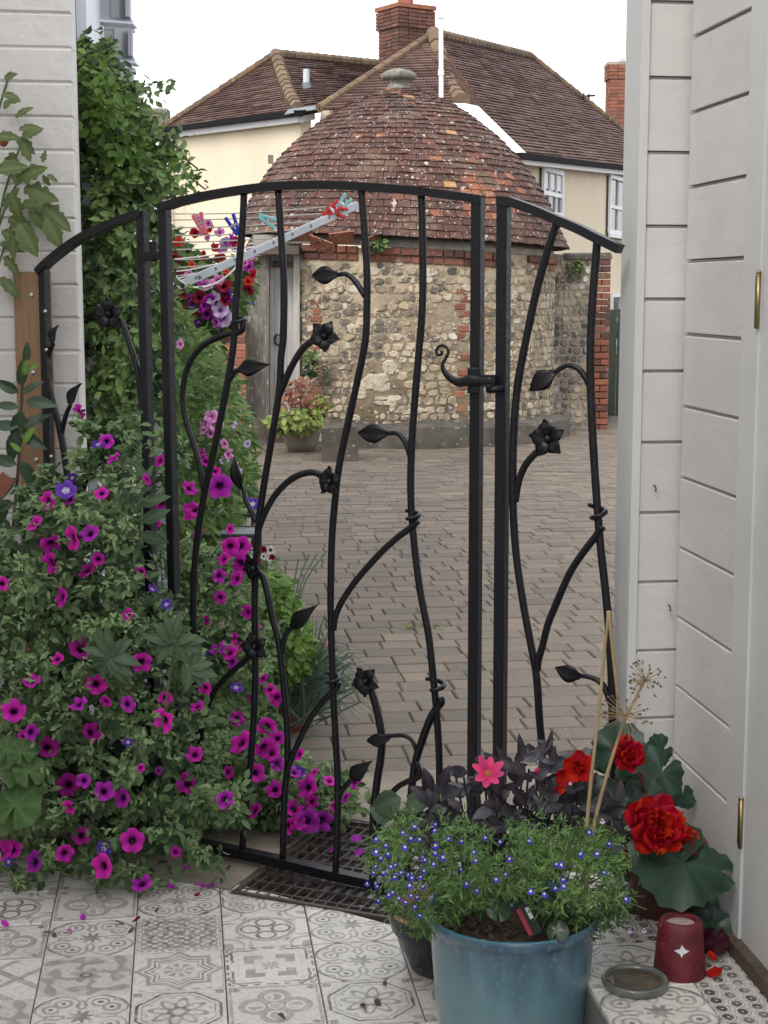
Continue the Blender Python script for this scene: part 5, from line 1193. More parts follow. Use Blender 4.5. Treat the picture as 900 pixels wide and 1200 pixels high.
L_ = [(5, 92, 20, .6), (2, 110, -10, .7), (10, 118, 0, .5), (5, 128, 60, .6), (18, 138, 40, .8), (22, 152, 10, .9), (20, 162, -40, .9), (28, 168, -70, .8), (26, 160, 25, .9), (15, 178, -100, 1), (8, 190, -60, 1), (50, 190, 75, .5), (50, 205, -60, .5), (55, 205, -30, .5), (48, 200, 140, .5), (20, 210, 20, 1.4), (28, 220, -20, 1.5), (12, 225, -70, 1.2), (25, 240, 0, 1.4), (35, 245, -50, 1.1), (50, 240, -40, 1.5), (55, 255, -65, 1.4), (10, 255, -30, 1.3), (5, 245, 60, 1), (22, 262, -60, 1.5), (15, 275, -90, 1), (0, 285, -10, 1), (2, 270, -40, 1.2), (5, 300, -50, 1), (0, 325, -40, 1.1), (-5, 200, 10, 1.3), (-5, 160, 0, 1)]
leaves_on(tm, M['tomato'], L_, lambda x, y: 4.62 + rnd(-.08, .05), 29, .5, 6, dict(lobes=4, jag=.35, seg=13))
mb = MB()
for p in ([(-20, 960), (-18, 500), (-8, 300), (20, 215), (50, 195)], [(-15, 420), (0, 250), (28, 160)], [(-12, 350), (20, 250), (60, 250)], [(-18, 400), (-10, 180), (10, 90)]): mb.tube(smooth_path([at(x, y, 4.68) for x, y in p], 5), .0032, 6)
mb.build('stems', M['stem'], tm)
for x, y, r in ((4, 166, .015),):
    b_ = MB(); c = at(x, y, 4.58); b_.lathe(c, [(.0005, -r), (r * .6, -r * .8), (r, -r * .1), (r * .95, r * .35), (r * .5, r * .8), (.0005, r * .7)], 14); b_.build('fruit', M['orangefruit'], tm, True)
cl = thing('climbing_plant', 'tall dense green climber covering the corner of the white house', 'climber', tuple(ground(135, 800)))
polyc = [(86, 60), (92, 48), (104, 62), (118, 72), (138, 88), (156, 112), (162, 142), (170, 160), (184, 178), (188, 196), (182, 214), (174, 245), (170, 330), (180, 400), (178, 470), (160, 520), (105, 540), (92, 480), (88, 300)]
sprig = MB(); tips = volume(polyc, 800, 5.12, 6.1, 35, gap=.38)
for e in ([(160, 140), (178, 150), (196, 160)], [(170, 170), (205, 176)], [(140, 90), (158, 98)], [(150, 110), (168, 118)], [(178, 250), (190, 262)], [(172, 300), (184, 310)], [(100, 55), (98, 40)], [(116, 66), (124, 52)], [(86, 150), (80, 140)], [(180, 330), (188, 345)], [(178, 420), (188, 440)]):
    for x, y in e:
        tips += [at(x + rnd(-4, 4), y + rnd(-4, 4), 5.35) for _ in range(3)]
        sprig.tube(smooth_path([at(x * .6 + 52, y + 45, 5.5), at(x * .85 + 19, y + 18, 5.4), at(x, y - 4, 5.34)], 4), .0028, 5)
leaf_cloud('foliage', M['climber_leaf'], shoots(tips, .13, 15, .1, .024), .036, cl, width=.85, tint=(.05, .95), centre=at(130, 330, 6.2))
pts = volume([(150, 150), (180, 160), (215, 172), (232, 195), (243, 218), (222, 232), (205, 222), (190, 212), (170, 250), (150, 260)], 260, 5.3, 6.2, 20); leaf_cloud('young_shoots', M['bright_leaf'], pts, .036, cl, width=.7)
pts = [at(rnd(84, 150), rnd(45, 150), rnd(5.1, 5.5)) for _ in range(120)]; pts = [p for p in pts if inpoly(*proj(p), [(84, 75), (92, 40), (112, 55), (128, 62), (150, 100), (150, 150), (90, 150)])]; leaf_cloud('top_shoots', M['bright_leaf'], pts, .034, cl)
pts = volume([(95, 70), (130, 85), (155, 115), (165, 160), (175, 200), (140, 230), (100, 170)], 900, 5.1, 5.7, 25); leaf_cloud('light_foliage', M['bright_leaf'], pts, .038, cl, tint=(.0, .6))
mb = MB()
for _ in range(46):
    x = rnd(98, 150); y0 = rnd(520, 620); y1 = rnd(170, 320); mb.tube(smooth_path([at(x, y0 + 180, 5.7), at(x + rnd(-15, 15), (y0 + y1) / 2, 5.7), at(x + rnd(-12, 12), y1, 5.5)], 4), .004, 5)
for a in ([(190, 212), (215, 205), (241, 222)], [(180, 170), (205, 178), (232, 198)], [(100, 120), (95, 80), (88, 40)], [(105, 100), (113, 70), (120, 53)], [(110, 80), (100, 62), (98, 48)], [(155, 120), (165, 104), (170, 94)]): mb.tube(smooth_path([at(x, y, 5.4) for x, y in a], 4), .003, 5)
mb.build('stems', M['woodstem'], cl, kind='stuff'); sprig.build('sprigs', M['stem'], cl, kind='stuff')
# ------------------------------------------------------------------ the border behind the gate
bd = thing('flower_border', 'feathery green border plants by the yard with a few pale pink flowers', 'plants', tuple(ground(250, 650)))
pts = volume([(172, 330), (205, 345), (232, 385), (262, 405), (282, 455), (296, 520), (300, 590), (262, 640), (232, 660), (178, 660)], 5200, 6.6, 9.5, 40); leaf_cloud('foliage', M['back_leaf'], pts, .07, bd, temp=THIN, width=1.4, tint=(.2, .95))
pts = volume([(172, 300), (205, 350), (232, 400), (262, 470), (275, 560), (262, 640), (178, 640)], 1300, 7.2, 9.8, 40); leaf_cloud('broad_foliage', M['back_leaf'], pts, .075, bd, tint=(0, .6))
flowers_on(bd, {'pink': [(243, 495), (248, 488), (240, 502), (252, 497), (268, 533), (263, 520, .6), (275, 545, .5), (211, 403, .6), (247, 508, .6)], 'magenta': [(241, 540, .8), (252, 552, .8), (236, 530, .6), (205, 575, .6)], 'lilac': [(275, 498, .5), (262, 540, .6), (280, 552, .5), (290, 520, .5)]}, lambda x, y: 6.6, .034)
hb = thing('flower_basket', 'basket of red, purple and lilac bedding flowers beyond the clothes airer', 'flower basket', tuple(at(245, 420, 8.6)))
pts = volume([(182, 262), (205, 268), (235, 300), (270, 312), (298, 300), (297, 345), (275, 385), (235, 392), (205, 372), (186, 330)], 1700, 8.2, 9.0, 30); sf3 = Surf(pts); leaf_cloud('foliage', M['back_leaf'], pts, .06, hb, tint=(.15, .9))
col = {'scarlet': [(210, 283), (206, 284, .8), (238, 300, 1.2), (258, 302, 1.1), (225, 310), (240, 272, .7), (252, 290), (275, 283, 1.1), (265, 318), (228, 273, .8), (246, 268, .8), (295, 322), (291, 330), (282, 282, .8)],
       'pink': [(233, 258, 1.1), (236, 272), (243, 278), (257, 272), (262, 290, 1.2), (222, 322, 1.2), (190, 238, 1.2), (195, 245), (240, 334, 1.3), (255, 328, 1.3), (185, 232), (244, 262, .8), (287, 308), (293, 300)],
       'crimson': [(203, 305, 1.2), (206, 323, 1.2), (213, 345, 1.4), (262, 335, 1.3), (265, 345), (222, 366, 1.3), (233, 348, 1.2), (264, 353), (291, 340)],
       'purple': [(235, 330, 1.1), (222, 350), (240, 358, 1.1), (242, 368, 1.2), (235, 362), (225, 375, .9), (255, 376), (246, 352), (230, 386, .7), (267, 350, .9), (190, 258), (183, 255), (270, 280, .9), (291, 312), (294, 295)],
       'lilac': [(249, 349, 1.5), (258, 363, 1.5), (261, 372, 1.4), (253, 378, 1.2), (265, 378), (243, 335, 1.1), (265, 285), (276, 290), (187, 238)], 'violet': [(292, 353, .8), (259, 383), (270, 347), (225, 360, .8), (232, 377, .8)]}
flowers_on(hb, col, lambda x, y: max(8.1, sf3(x, y, 9, .04, 8.4)), .032)
b_ = MB(); c = at(245, 372, 8.7); b_.lathe(c, [(.02, -.16), (.14, -.12), (.2, 0), (.21, .02), (.18, .02)], 20); b_.build('bowl', M['terracotta'], hb, True)
b_ = MB(); b_.tube([Vector((c.x, c.y, -.05)), c - UP * .15], .03, 10); b_.build('stand', M['oldpost'], hb)
# ------------------------------------------------------------------ rotary airer with lines and pegs
ai = thing('clothes_airer', 'grey folding clothes airer with white lines stretched behind the gate', 'clothes airer', tuple(ground(182, 720)))
hub = at(182, 347, 6.9)
b_ = MB(); b_.tube([Vector((hub.x, hub.y, -.05)), hub + UP * .06], .015, 12); b_.build('post', M['alu'], ai, True)
armA = (hub, at(419, 240, 7.5)); armB = (hub, at(150, 250, 8.1)); armC = (hub, at(186, 268, 6.4))
for a, b in (armA, armB, armC):
    d = (b - a).normalized(); s_ = d.cross(UP).normalized(); b_ = MB(); b_.bevbox((a + b) / 2, (d, s_, s_.cross(d)), ((b - a).length / 2, .012, .017), .004); o = b_.build('arm', M['alu'], ai)
    if b is armA[1]:
        for k in range(1, 11):
            c = a.lerp(b, k / 10.6); b_ = MB(); nn = Vector((0, -1, 0)); b_.tube([c + nn * .010, c + nn * .0165], .008, 8); b_.build('line_eye', M['lead'], o)
lines = MB()
for k in range(1, 11):
    t_ = k / 10.6; a = armA[0].lerp(armA[1], t_); b = armB[0].lerp(armB[1], t_); c = armC[0].lerp(armC[1], t_); up_ = UP * .02
    ends = [(a, b)] + ([(c, a + Vector((0, -.0, .0)))] if k in (2, 3, 5) else [])
    for p, q in ends:
        lb = MB(); m_ = (p + q) / 2 - UP * rnd(.0, .02); lb.tube(smooth_path([p + up_, m_ + up_, q + up_], 4), .0032, 5); lb.build('line', M['line'], ai)
b_ = MB(); b_.tube(smooth_path([at(200, 318, 6.8), at(222, 336, 6.8), at(250, 333, 6.9), at(272, 318, 6.95), at(280, 305, 7.0)], 5), .0045, 6); b_.build('loose_cord', M['line'], ai, True)
def peg(x, y, Y, a, m, label):
    pg = thing('clothes_peg', label, 'clothes peg', tuple(at(x, y, Y)), 'plastic pegs on the airer lines'); c = at(x, y, Y); a = math.radians(a)
    d = Vector((math.cos(a), 0, math.sin(a))); s_ = Vector((-math.sin(a), 0, math.cos(a)))
    for sg_ in (-1, 1):
        dd = (d + s_ * .16 * sg_).normalized(); b_ = MB(); b_.bevbox(c + s_ * .012 * sg_, (dd, dd.cross(Vector((0, -1, 0))), Vector((0, -1, 0))), (.048, .008, .007), .003); b_.build('jaw', m, pg)
    b_ = MB(); b_.tube([c - s_ * .016, c + s_ * .016], .009, 8); b_.build('spring', M['steel'], pg)
peg(274, 264, 7.2, 115, M['peg_blue'], 'blue plastic peg standing up on the airer lines'); peg(389, 246, 7.4, 35, M['peg_red'], 'red plastic peg tilted up near the airer arm tip'); peg(394, 247, 7.42, -15, M['peg_red'], 'red plastic peg lying level at the airer arm tip')
peg(401, 239, 7.44, 50, M['peg_teal'], 'pale teal peg sticking up at the end of the airer arm'); peg(314, 258, 7.3, -25, M['peg_teal'], 'pale teal peg on the lines above the middle of the arm'); peg(235, 262, 7.1, 110, M['peg_pink'], 'pink plastic peg on the lines among the flowers')
# ------------------------------------------------------------------ mesh stand, terracotta pot with shrub, grass, small pansies
ms_ = thing('mesh_stand', 'low black plant stand with two pale wire mesh shelves', 'plant stand', tuple(ground(270, 690)))
for n_, (x0, x1, y, Y) in enumerate(((238, 296, 598, 7.2), (236, 300, 622, 6.9))):
    a, b = at(x0, y + 6, Y), at(x1, y + 6, Y); w = b.x - a.x; z = a.z; gmb = MB()
    for k in range(31): x = a.x + w * k / 30; gmb.tube([Vector((x, Y, z)), Vector((x, Y + .24, z))], .0022, 4, cap=False)
    for k in range(22): gmb.tube([Vector((a.x, Y + .24 * k / 21, z + .002)), Vector((b.x, Y + .24 * k / 21, z + .002))], .0022, 4, cap=False)
    gmb.build('mesh_shelf', M['alu'], ms_, kind='stuff')
    for p, q in ((Vector((a.x, Y, z)), Vector((b.x, Y, z))), (Vector((b.x, Y, z)), Vector((b.x, Y + .24, z))), (Vector((a.x, Y + .24, z)), Vector((b.x, Y + .24, z)))):
        b_ = MB(); b_.tube([p, q], .009, 8); b_.build('rim', M['rubber'], ms_)
    for x, yy in ((a.x, Y), (b.x, Y), (b.x, Y + .24)): b_ = MB(); b_.tube([Vector((x, yy, -.02)), Vector((x, yy, z))], .008, 6); b_.build('leg', M['rubber'], ms_)
tp = thing('potted_shrub', 'leafy green shrub in a terracotta pot behind the gate', 'potted plant', tuple(ground(345, 850)))
c = ground(328, 850); b_ = MB(); b_.lathe(c, [(.12, 0), (.17, .27), (.185, .275), (.185, .31), (.165, .31), (.155, .25)], 28); b_.build('pot', M['terracotta'], tp, True)
pts = volume([(298, 690), (312, 676), (335, 680), (348, 700), (360, 730), (366, 765), (358, 800), (325, 812), (296, 780)], 1500, 5.3, 5.9, 25); leaf_cloud('foliage', M['bright_leaf'], pts, .042, tp, tint=(.1, .85))
gs = thing('grass_clump', 'spiky blue green grass clump beside the terracotta pot', 'grass', tuple(ground(358, 850)))
mb = MB(); c = at(357, 785, 5.5)
for k in range(240):
    a = rnd(-.7, 1.5); L = rnd(.14, .30); d = Vector((math.sin(a), rnd(-.5, .5), math.cos(a) * .9)).normalized(); base = c + Vector((rnd(-.06, .06), rnd(-.06, .06), rnd(-.2, .0)))
    tip = base + d * L - UP * L * abs(a) * .35; mid = base + d * L * .55 + UP * .02; s_ = d.cross(Vector((0, -1, 0.2))).normalized() * .0032
    mb.add([base - s_, base + s_, mid + s_, mid - s_, tip], [(0, 1, 2, 3), (3, 2, 4)], rnd(.1, .9))
for (x, y) in ((350, 655), (362, 650), (372, 648), (383, 645), (342, 690)):
    base = c; tip = at(x, y, 5.5); mid = at(342 + (x - 342) * .25, (y + 790) / 2 - 20, 5.5); P = smooth_path([base, mid, tip], 4)
    for p, q in zip(P, P[1:]): mb.add([p - Vector((.004, 0, 0)), p + Vector((.004, 0, 0)), q + Vector((.003, 0, 0)), q - Vector((.003, 0, 0))], [(0, 1, 2, 3)], .6)
mb.build('blades', M['blue_grass'], gs, kind='stuff')
pa = thing('pansy_plant', 'black and white pansies on thin stems behind the gate flower', 'flowering plant', tuple(ground(308, 780)))
for k_, (x, y, s_) in {i: v for i, v in enumerate(((317, 645, 1), (309, 652, .9), (316, 655, .8), (293, 645, .8), (295, 655, .7)))}.items():
    flower('whitefl', at(x, y, 6.3), .022 * s_, pa)
for x, y in ((309, 644), (319, 653), (303, 657), (290, 650)): flower('crimson', at(x, y, 6.28), .016, pa)
pts = [at(rnd(290, 325), rnd(655, 690), rnd(6.3, 6.5)) for _ in range(120)]; leaf_cloud('foliage', M['back_leaf'], pts, .04, pa)
mb = MB()
for x, y in ((317, 645), (309, 652), (293, 645), (303, 657), (290, 650), (316, 655)): mb.tube(smooth_path([at(305, 730, 6.4), at(306, 690, 6.38), at(x, y, 6.32)], 3), .002, 4)
mb.build('stems', M['stem'], pa)
# ------------------------------------------------------------------ planter by the old door, ivy tufts
dp = thing('door_planter', 'round stone planter with golden and coral foliage by the old door', 'potted plant', tuple(ground(352, 531)))
c = ground(352, 531) + Vector((0, .2, 0)); b_ = MB(); b_.lathe(c, [(.13, 0), (.17, .08), (.205, .24), (.215, .27), (.215, .295), (.19, .295), (.18, .25)], 28); b_.build('bowl', M['stonepot'], dp, True)
pts = volume([(309, 492), (325, 484), (352, 480), (376, 486), (384, 497), (352, 506), (318, 506)], 420, 15.2, 15.7, 14); leaf_cloud('golden_foliage', M['yellow_leaf'], pts, .075, dp)
pts = volume([(322, 462), (342, 445), (368, 448), (386, 472), (378, 490), (330, 490)], 330, 15.4, 15.9, 14); leaf_cloud('coral_foliage', M['coral_leaf'], pts, .07, dp)
pts = volume([(362, 470), (380, 462), (388, 478), (375, 488)], 60, 15.4, 15.6, 10); leaf_cloud('yellow_shoots', M['yellow_leaf'], pts, .07, dp)
iv = thing('wall_ivy', 'small tuft of ivy on the round house wall above the planter', 'ivy', tuple(at(364, 440, 16.1)))
leaf_cloud('leaves', M['climber_leaf'], volume([(356, 412), (366, 404), (373, 420), (370, 440), (358, 438)], 140, 15.98, 16.15, 8), .06, iv, tint=(0, .5))
iv2 = thing('wall_ivy', 'green creeper tuft in the eaves of the tiled dome', 'ivy', tuple(at(442, 294, 16.05)))
leaf_cloud('leaves', M['climber_leaf'], volume([(428, 283), (452, 280), (455, 292), (432, 294)], 130, 15.9, 16.1, 8), .055, iv2, tint=(0, .6))
wd = thing('weed', 'low yellowish weed in the gap between paving bricks', 'weed', tuple(ground(490, 733)))
leaf_cloud('leaves', M['yellow_leaf'], [ground(rnd(474, 522), rnd(729, 736), .012) for _ in range(60)], .02, wd, cam_=0, up=1.5)
# ================================================================== POTS ON THE RIGHT
cb = at(600, 1081, 3.1); zr = cb.z + .030
bp = thing('blue_pot', 'large turquoise glazed pot of lobelia and dark dahlia beside the step', 'potted plant', (cb.x, cb.y, 0))
b_ = MB(); b_.lathe((cb.x, cb.y, 0), [(.128, 0), (.14, .004), (.154, .1), (.163, .2), (.167, zr - .075), (.168, zr - .035), (.171, zr - .026), (.180, zr - .018), (.183, zr - .008), (.180, zr)], 56); b_.build('pot', M['bluepot'], bp, True)
b_ = MB(); b_.lathe((cb.x, cb.y, 0), [(.180, zr), (.174, zr + .0015), (.167, zr - .006), (.163, zr - .05)], 56, cap_bottom=False); b_.build('rim', M['turq'], bp, True)
b_ = MB(); rings = [(.0005, zr - .022)] + [(r, zr - .022 + .006 * noise.noise(Vector((r * 30, 1, 2)))) for r in (.05, .09, .125, .163)]; b_.lathe((cb.x, cb.y, 0), rings[::-1], 40, cap_bottom=False); b_.build('soil', M['bark'], bp, True)
chips = MB()
for _ in range(150):
    a, r = rnd(0, 6.283), rnd(.05, .152); p = Vector((cb.x + r * math.cos(a), cb.y + r * math.sin(a), zr - .016 + rnd(0, .006))); q = Vector((rnd(-1, 1), rnd(-1, 1), rnd(-.4, .4))).normalized(); s_ = q.cross(UP).normalized(); chips.box(p, (q, s_, s_.cross(q)), (rnd(.005, .011), rnd(.003, .006), .002))
chips.build('bark_chips', M['sillwood'], bp, kind='stuff')
cn = at(520, 1062, 3.56)
npot = thing('navy_pot', 'dark navy glazed tapering pot behind the turquoise pot', 'plant pot', (cn.x, cn.y, 0))
b_ = MB(); zn = cn.z; b_.lathe((cn.x, cn.y, 0), [(.072, 0), (.078, .004), (.104, zn - .09), (.111, zn - .07), (.125, zn - .05), (.133, zn - .02), (.134, zn - .004)], 44); b_.build('pot', M['navypot'], npot, True)
b_ = MB(); b_.lathe((cn.x, cn.y, 0), [(.134, zn - .004), (.130, zn), (.122, zn - .002), (.118, zn - .05)], 44, cap_bottom=False); b_.build('rim', M['unglazed'], npot, True)
b_ = MB(); b_.lathe((cn.x, cn.y, 0), [(.120, zn - .03), (.0005, zn - .02)], 30, cap_bottom=False); b_.build('soil', M['bark'], npot)
lt = thing('loose_tile', 'patterned floor tile lying loose under the turquoise pot edge', 'tile', tuple(ground(483, 1178, .012)))
c0 = ground(483, 1178, .0); o = tile_at(0, 0, lt, Vector((c0.x, c0.y, 0)) - ED * (TS * .5) , z=.013, pat=DIAG, name='tile')
# lobelia
lb_ = bp
polyl = [(432, 1012), (446, 975), (462, 958), (480, 966), (500, 950), (520, 968), (548, 960), (580, 978), (604, 958), (630, 966), (655, 950), (672, 968), (700, 960), (725, 990), (745, 1020), (752, 1062), (740, 1080), (720, 1070), (705, 1090), (692, 1076), (672, 1086), (650, 1070), (628, 1076), (605, 1056), (575, 1064), (556, 1060), (535, 1078), (512, 1082), (494, 1096), (474, 1072), (450, 1058)]
tips = volume(polyl, 900, 2.88, 3.34, 34, gap=.30); pts = shoots(tips, .05, 12, .25, .007); sfl = Surf(pts); leaf_cloud('lobelia_foliage', M['lobelia'], pts, .0175, bp, temp=THIN, width=1.25, out=.3, up=.3, tint=(.1, .9), centre=Vector((cb.x, cb.y + .1, zr)))
mb = MB()
for _ in range(150):
    p = random.choice([q for q in random.sample(pts, 6) if q.y > 3.0] or pts[:1]); q = Vector((cb.x + (p.x - cb.x) * .6, cb.y + (p.y - cb.y) * .6, zr)); mb.tube([q, (p + q) / 2 + UP * .03, p + UP * .01], .0011, 4, cap=False)
for x, y in ((752, 1050), (758, 1066), (742, 1085), (748, 1090), (740, 1045), (735, 1075)): mb.tube(smooth_path([at(700, 1052, 3.1), at(722, 1052, 3.05), at(x, y, 3.02)], 4), .0011, 4, cap=False)
mb.build('lobelia_stems', M['stem'], bp, kind='stuff')
def lob_flower(name, mname):
    mb = MB(); mb.tag = 'rad'; vs = [(0, 0, .05)]; tv = [0]; fs = []
    for k, (a, l) in enumerate(((-90, 1), (-40, .95), (-140, .95), (70, .6), (110, .6))):
        a = math.radians(a); d = (math.cos(a), math.sin(a)); s_ = (-d[1], d[0]); i = len(vs)
        for u, w in ((.25, .16), (.75, .34), (1, .12)):
            for sg_ in (-1, 1): vs.append((d[0] * l * u + s_[0] * w * sg_, d[1] * l * u + s_[1] * w * sg_, .15 * u)); tv.append(.05 if u < .3 else .9)
        fs += [(0, i, i + 1), (i, i + 2, i + 3, i + 1), (i + 2, i + 4, i + 5, i + 3)]
    mb.add(vs, fs, tv); return mesh_of(mb, name, M[mname])
lobm = lob_flower('lobelia_flower', 'bluefl')
spots = [(472, 975), (492, 983), (455, 1000), (458, 1015), (470, 1022), (463, 1013), (438, 1022), (440, 1035), (460, 1045), (467, 1052), (480, 1037), (482, 1049), (497, 1020), (498, 1007), (508, 1012), (483, 1028), (540, 1018), (547, 1035), (559, 1043), (558, 1008), (555, 998), (581, 1030), (592, 1024), (597, 1006), (586, 986), (541, 985), (526, 982), (569, 981), (622, 1044), (638, 1047), (651, 1040), (660, 1030), (661, 1038), (658, 1013), (708, 1022), (714, 988), (733, 1053), (486, 1062), (492, 1072), (440, 1015), (430, 1035), (620, 985), (680, 1000), (700, 1000), (652, 1012), (640, 1050), (475, 992), (449, 1022), (510, 990), (600, 1060), (690, 975), (452, 990), (446, 1005)]
for x, y in spots + [(rnd(440, 520), rnd(965, 1060)) for _ in range(18)]: inst(lobm, 'lobelia_flower', at(x, y, max(2.85, sfl(x, y, 9, .012, 2.95))), TOCAM + Vector((rnd(-.6, .6), 0, rnd(-.3, .6))), rnd(-.5, .5), .0082 * rnd(.8, 1.2), bp)
for x, y in ((617, 1008), (613, 1030), (755, 1090), (738, 1090), (706, 962)): inst(lob_flower('pink_lobelia', 'lilac'), 'lobelia_flower', at(x, y, 2.93), TOCAM, 0, .006, bp)
# dark dahlia
dh = thing('dark_dahlia', 'almost black leaved dahlia with one open pink flower', 'flowering plant', (cb.x + .02, cb.y + .25, .0))
dl = []
polyd = [(492, 985), (470, 965), (490, 935), (520, 915), (548, 905), (575, 900), (600, 885), (640, 885), (668, 895), (700, 915), (735, 950), (742, 1000), (705, 985), (640, 972), (580, 980), (530, 975)]
while len(dl) < 270:
    x, y = rnd(470, 742), rnd(885, 1000)
    if inpoly(x, y, polyd): dl.append((x, y, rnd(-60, 240), rnd(.4, .85)))
leaves_on(dh, M['dahlia'], dl, lambda x, y: 3.28 + rnd(-.10, .12), 36, .50, 5, dict(jag=.1))
leaves_on(dh, M['gloss'], [(470, 935, 200, 1.1), (475, 945, 20, 1), (466, 950, -60, 1), (482, 955, 240, 1.2), (460, 960, 150, .9)], lambda x, y: 3.3, 36, .7)
leaves_on(dh, M['dahlia'], [(603, 895, 60, .9), (612, 892, 95, 1), (622, 890, 45, 1.1), (640, 885, 75, .9), (596, 897, 120, .8), (655, 885, 10, .8), (650, 878, 150, .7)], lambda x, y: 3.3, 36, .32)
mb = MB()
for _ in range(40): x = rnd(500, 700); mb.tube([at(590 + (x - 590) * .5, 1050, 3.25), at(x, rnd(900, 950), 3.3)], .0028, 5)
mb.tube(smooth_path([at(590, 1000, 3.25), at(580, 945, 3.22), at(572, 912, 3.17)], 4), .0022, 5); mb.tube([at(628, 960, 3.25), at(629, 912, 3.2)], .002, 5); mb.build('stems', M['dahlia'], dh, kind='stuff')
def petal_mesh(name, mname, w=.5, cup=.2, ruff=0.0):
    mb = MB(); mb.tag = 'rad'; vs = []; fs = []; tv = []; n = 6
    for i in range(n + 1):
        u = i / n; ww = w * (math.sin(math.pi * (u * .86 + .08)) ** .7)
        for j, sx in enumerate((-1, -.5, 0, .5, 1)): vs.append((sx * ww, u, cup * (u * u) + .25 * cup * abs(sx) + ruff * math.sin(sx * 5 + u * 4) * u)); tv.append(.2 + .75 * u)
    for i in range(n):
        for j in range(4): a = i * 5 + j; fs.append((a, a + 1, a + 6, a + 5))
    mb.add(vs, fs, tv); return mesh_of(mb, name, M[mname], True)
def composite(parent, px, py, Y, R, mesh, layers, face, eye=None, name='flower'):
    """flower of real petals: layers of (count, length factor, tilt)"""
    fo = bpy.data.objects.new(name, None); COL.objects.link(fo); fo.empty_display_size = .02; place(fo, at(px, py, Y), face, 0, 1, parent)
    for cnt, lf, tilt_ in layers:
        a0 = rnd(0, 6)
        for k in range(cnt):
            o = bpy.data.objects.new('petal', mesh); COL.objects.link(o); o.parent = fo; a = a0 + 2 * math.pi * k / cnt + rnd(-.12, .12)
            o.matrix_local = Matrix.Rotation(a, 4, 'Z') @ Matrix.Rotation(tilt_ + rnd(-.14, .14), 4, 'X') @ Matrix.Translation((0, R * .06, R * .02 * tilt_)) @ Matrix.Diagonal((R * lf, R * lf * rnd(.85, 1.1), R * lf, 1))
    if eye:
        b_ = MB(); b_.lathe((0, 0, 0), [(R * .24, -.001), (R * .23, R * .08), (R * .12, R * .14), (.0003, R * .13)], 14); me = mesh_of(b_, 'eye', eye, True); o = bpy.data.objects.new('eye', me); COL.objects.link(o); o.parent = fo
    return fo
rosep = petal_mesh('dahlia_petal', 'rose', .26, .12); composite(dh, 572, 907, 3.14, 21 * 3.14 / F, rosep, [(8, 1, .25)], TOCAM + Vector((.1, 0, .8)), M['lemon'])
composite(dh, 629, 908, 3.2, 9 * 3.2 / F, rosep, [(6, 1, 1.1), (5, .8, 1.3)], UP + Vector((0, -.3, 0)))
# cyclamen leaves, label
for x, y, r, Y in ((583, 1066, 16, 2.955), (562, 1058, 9, 2.96), (596, 1052, 13, 2.99), (652, 1092, 14, 2.945), (637, 1060, 14, 3.0), (672, 1060, 14, 3.0), (610, 1058, 11, 3.02), (655, 1065, 13, 3.03)):
    me = mesh_of(round_leaf(1, .15, 18, .15, .02), 'cyclamen_leaf', M['bright_leaf'] if r == 9 else M['begonia_leaf'] if Y > 2.98 else M['gloss'], True); inst(me, 'leaf', at(x, y, Y), TOCAM + Vector((rnd(-.3, .3), 0, rnd(.2, .8))), rnd(-.5, .5), r * Y / F, bp)
pl_ = thing('plant_label', 'black and red plastic plant label stuck in the turquoise pot', 'plant label', tuple(at(618, 1090, 2.97)))
d = Vector((-.45, .25, .86)).normalized(); s_ = Vector((.85, -.1, .5)); s_ = (s_ - d * s_.dot(d)).normalized(); nn = d.cross(s_); nn = nn if nn.y < 0 else -nn
c = at(620, 1078, 2.965); b_ = MB(); b_.bevbox(c, (s_, d, nn), (.014, .032, .0008), .0003); b_.build('card', M['label_black'], pl_)
b_ = MB(); b_.box(c - s_ * .010 + nn * .0012, (s_, d, nn), (.0045, .028, .0004)); b_.build('red_band', M['label_red'], pl_)
b_ = MB(); b_.box(c + s_ * .007 + d * .012 + nn * .0012, (s_, d, nn), (.004, .012, .0004)); b_.build('white_panel', M['label_white'], pl_)
# dried allium stems
da = thing('dried_allium', 'two dry straw coloured allium seed heads on tall stems in the pot', 'dried plant', tuple(at(685, 1060, 3.05)))
for pth in ([(682, 1050), (690, 940), (703, 820), (713, 716)], [(684, 1048), (700, 950), (730, 850), (757, 795)], [(713, 716), (720, 780), (726, 838)]):
    b_ = MB(); P = smooth_path([at(x, y, 3.02) for x, y in pth], 5); b_.tube(P, [.0044 - .0018 * i / len(P) for i in range(len(P))], 8); b_.build('stalk', M['straw'], da, True)
for (x, y, R) in ((757, 797, .040), (733, 838, .050)):
    c = at(x, y, 2.99); b_ = MB(); sd_ = MB()
    for k in range(40):
        d = Vector((random.gauss(0, 1), random.gauss(0, 1), random.gauss(0, 1) * .7 + .15)).normalized(); e = c + d * R * rnd(.75, 1.05); b_.tube([c, e], .0006, 4, cap=False)
        for q in range(2): sd_.box(e + Vector((rnd(-1, 1), rnd(-1, 1), rnd(-1, 1))) * .002, (d, d.orthogonal().normalized(), d.cross(d.orthogonal()).normalized()), (rnd(.0010, .0022), rnd(.0009, .0017), .0012))
    b_.build('rays', M['straw'], da, kind='stuff'); sd_.build('seeds', plain('seed_husk', (.22, .15, .09), (.08, .05, .035), 90, .8, 60, 0), da, kind='stuff')
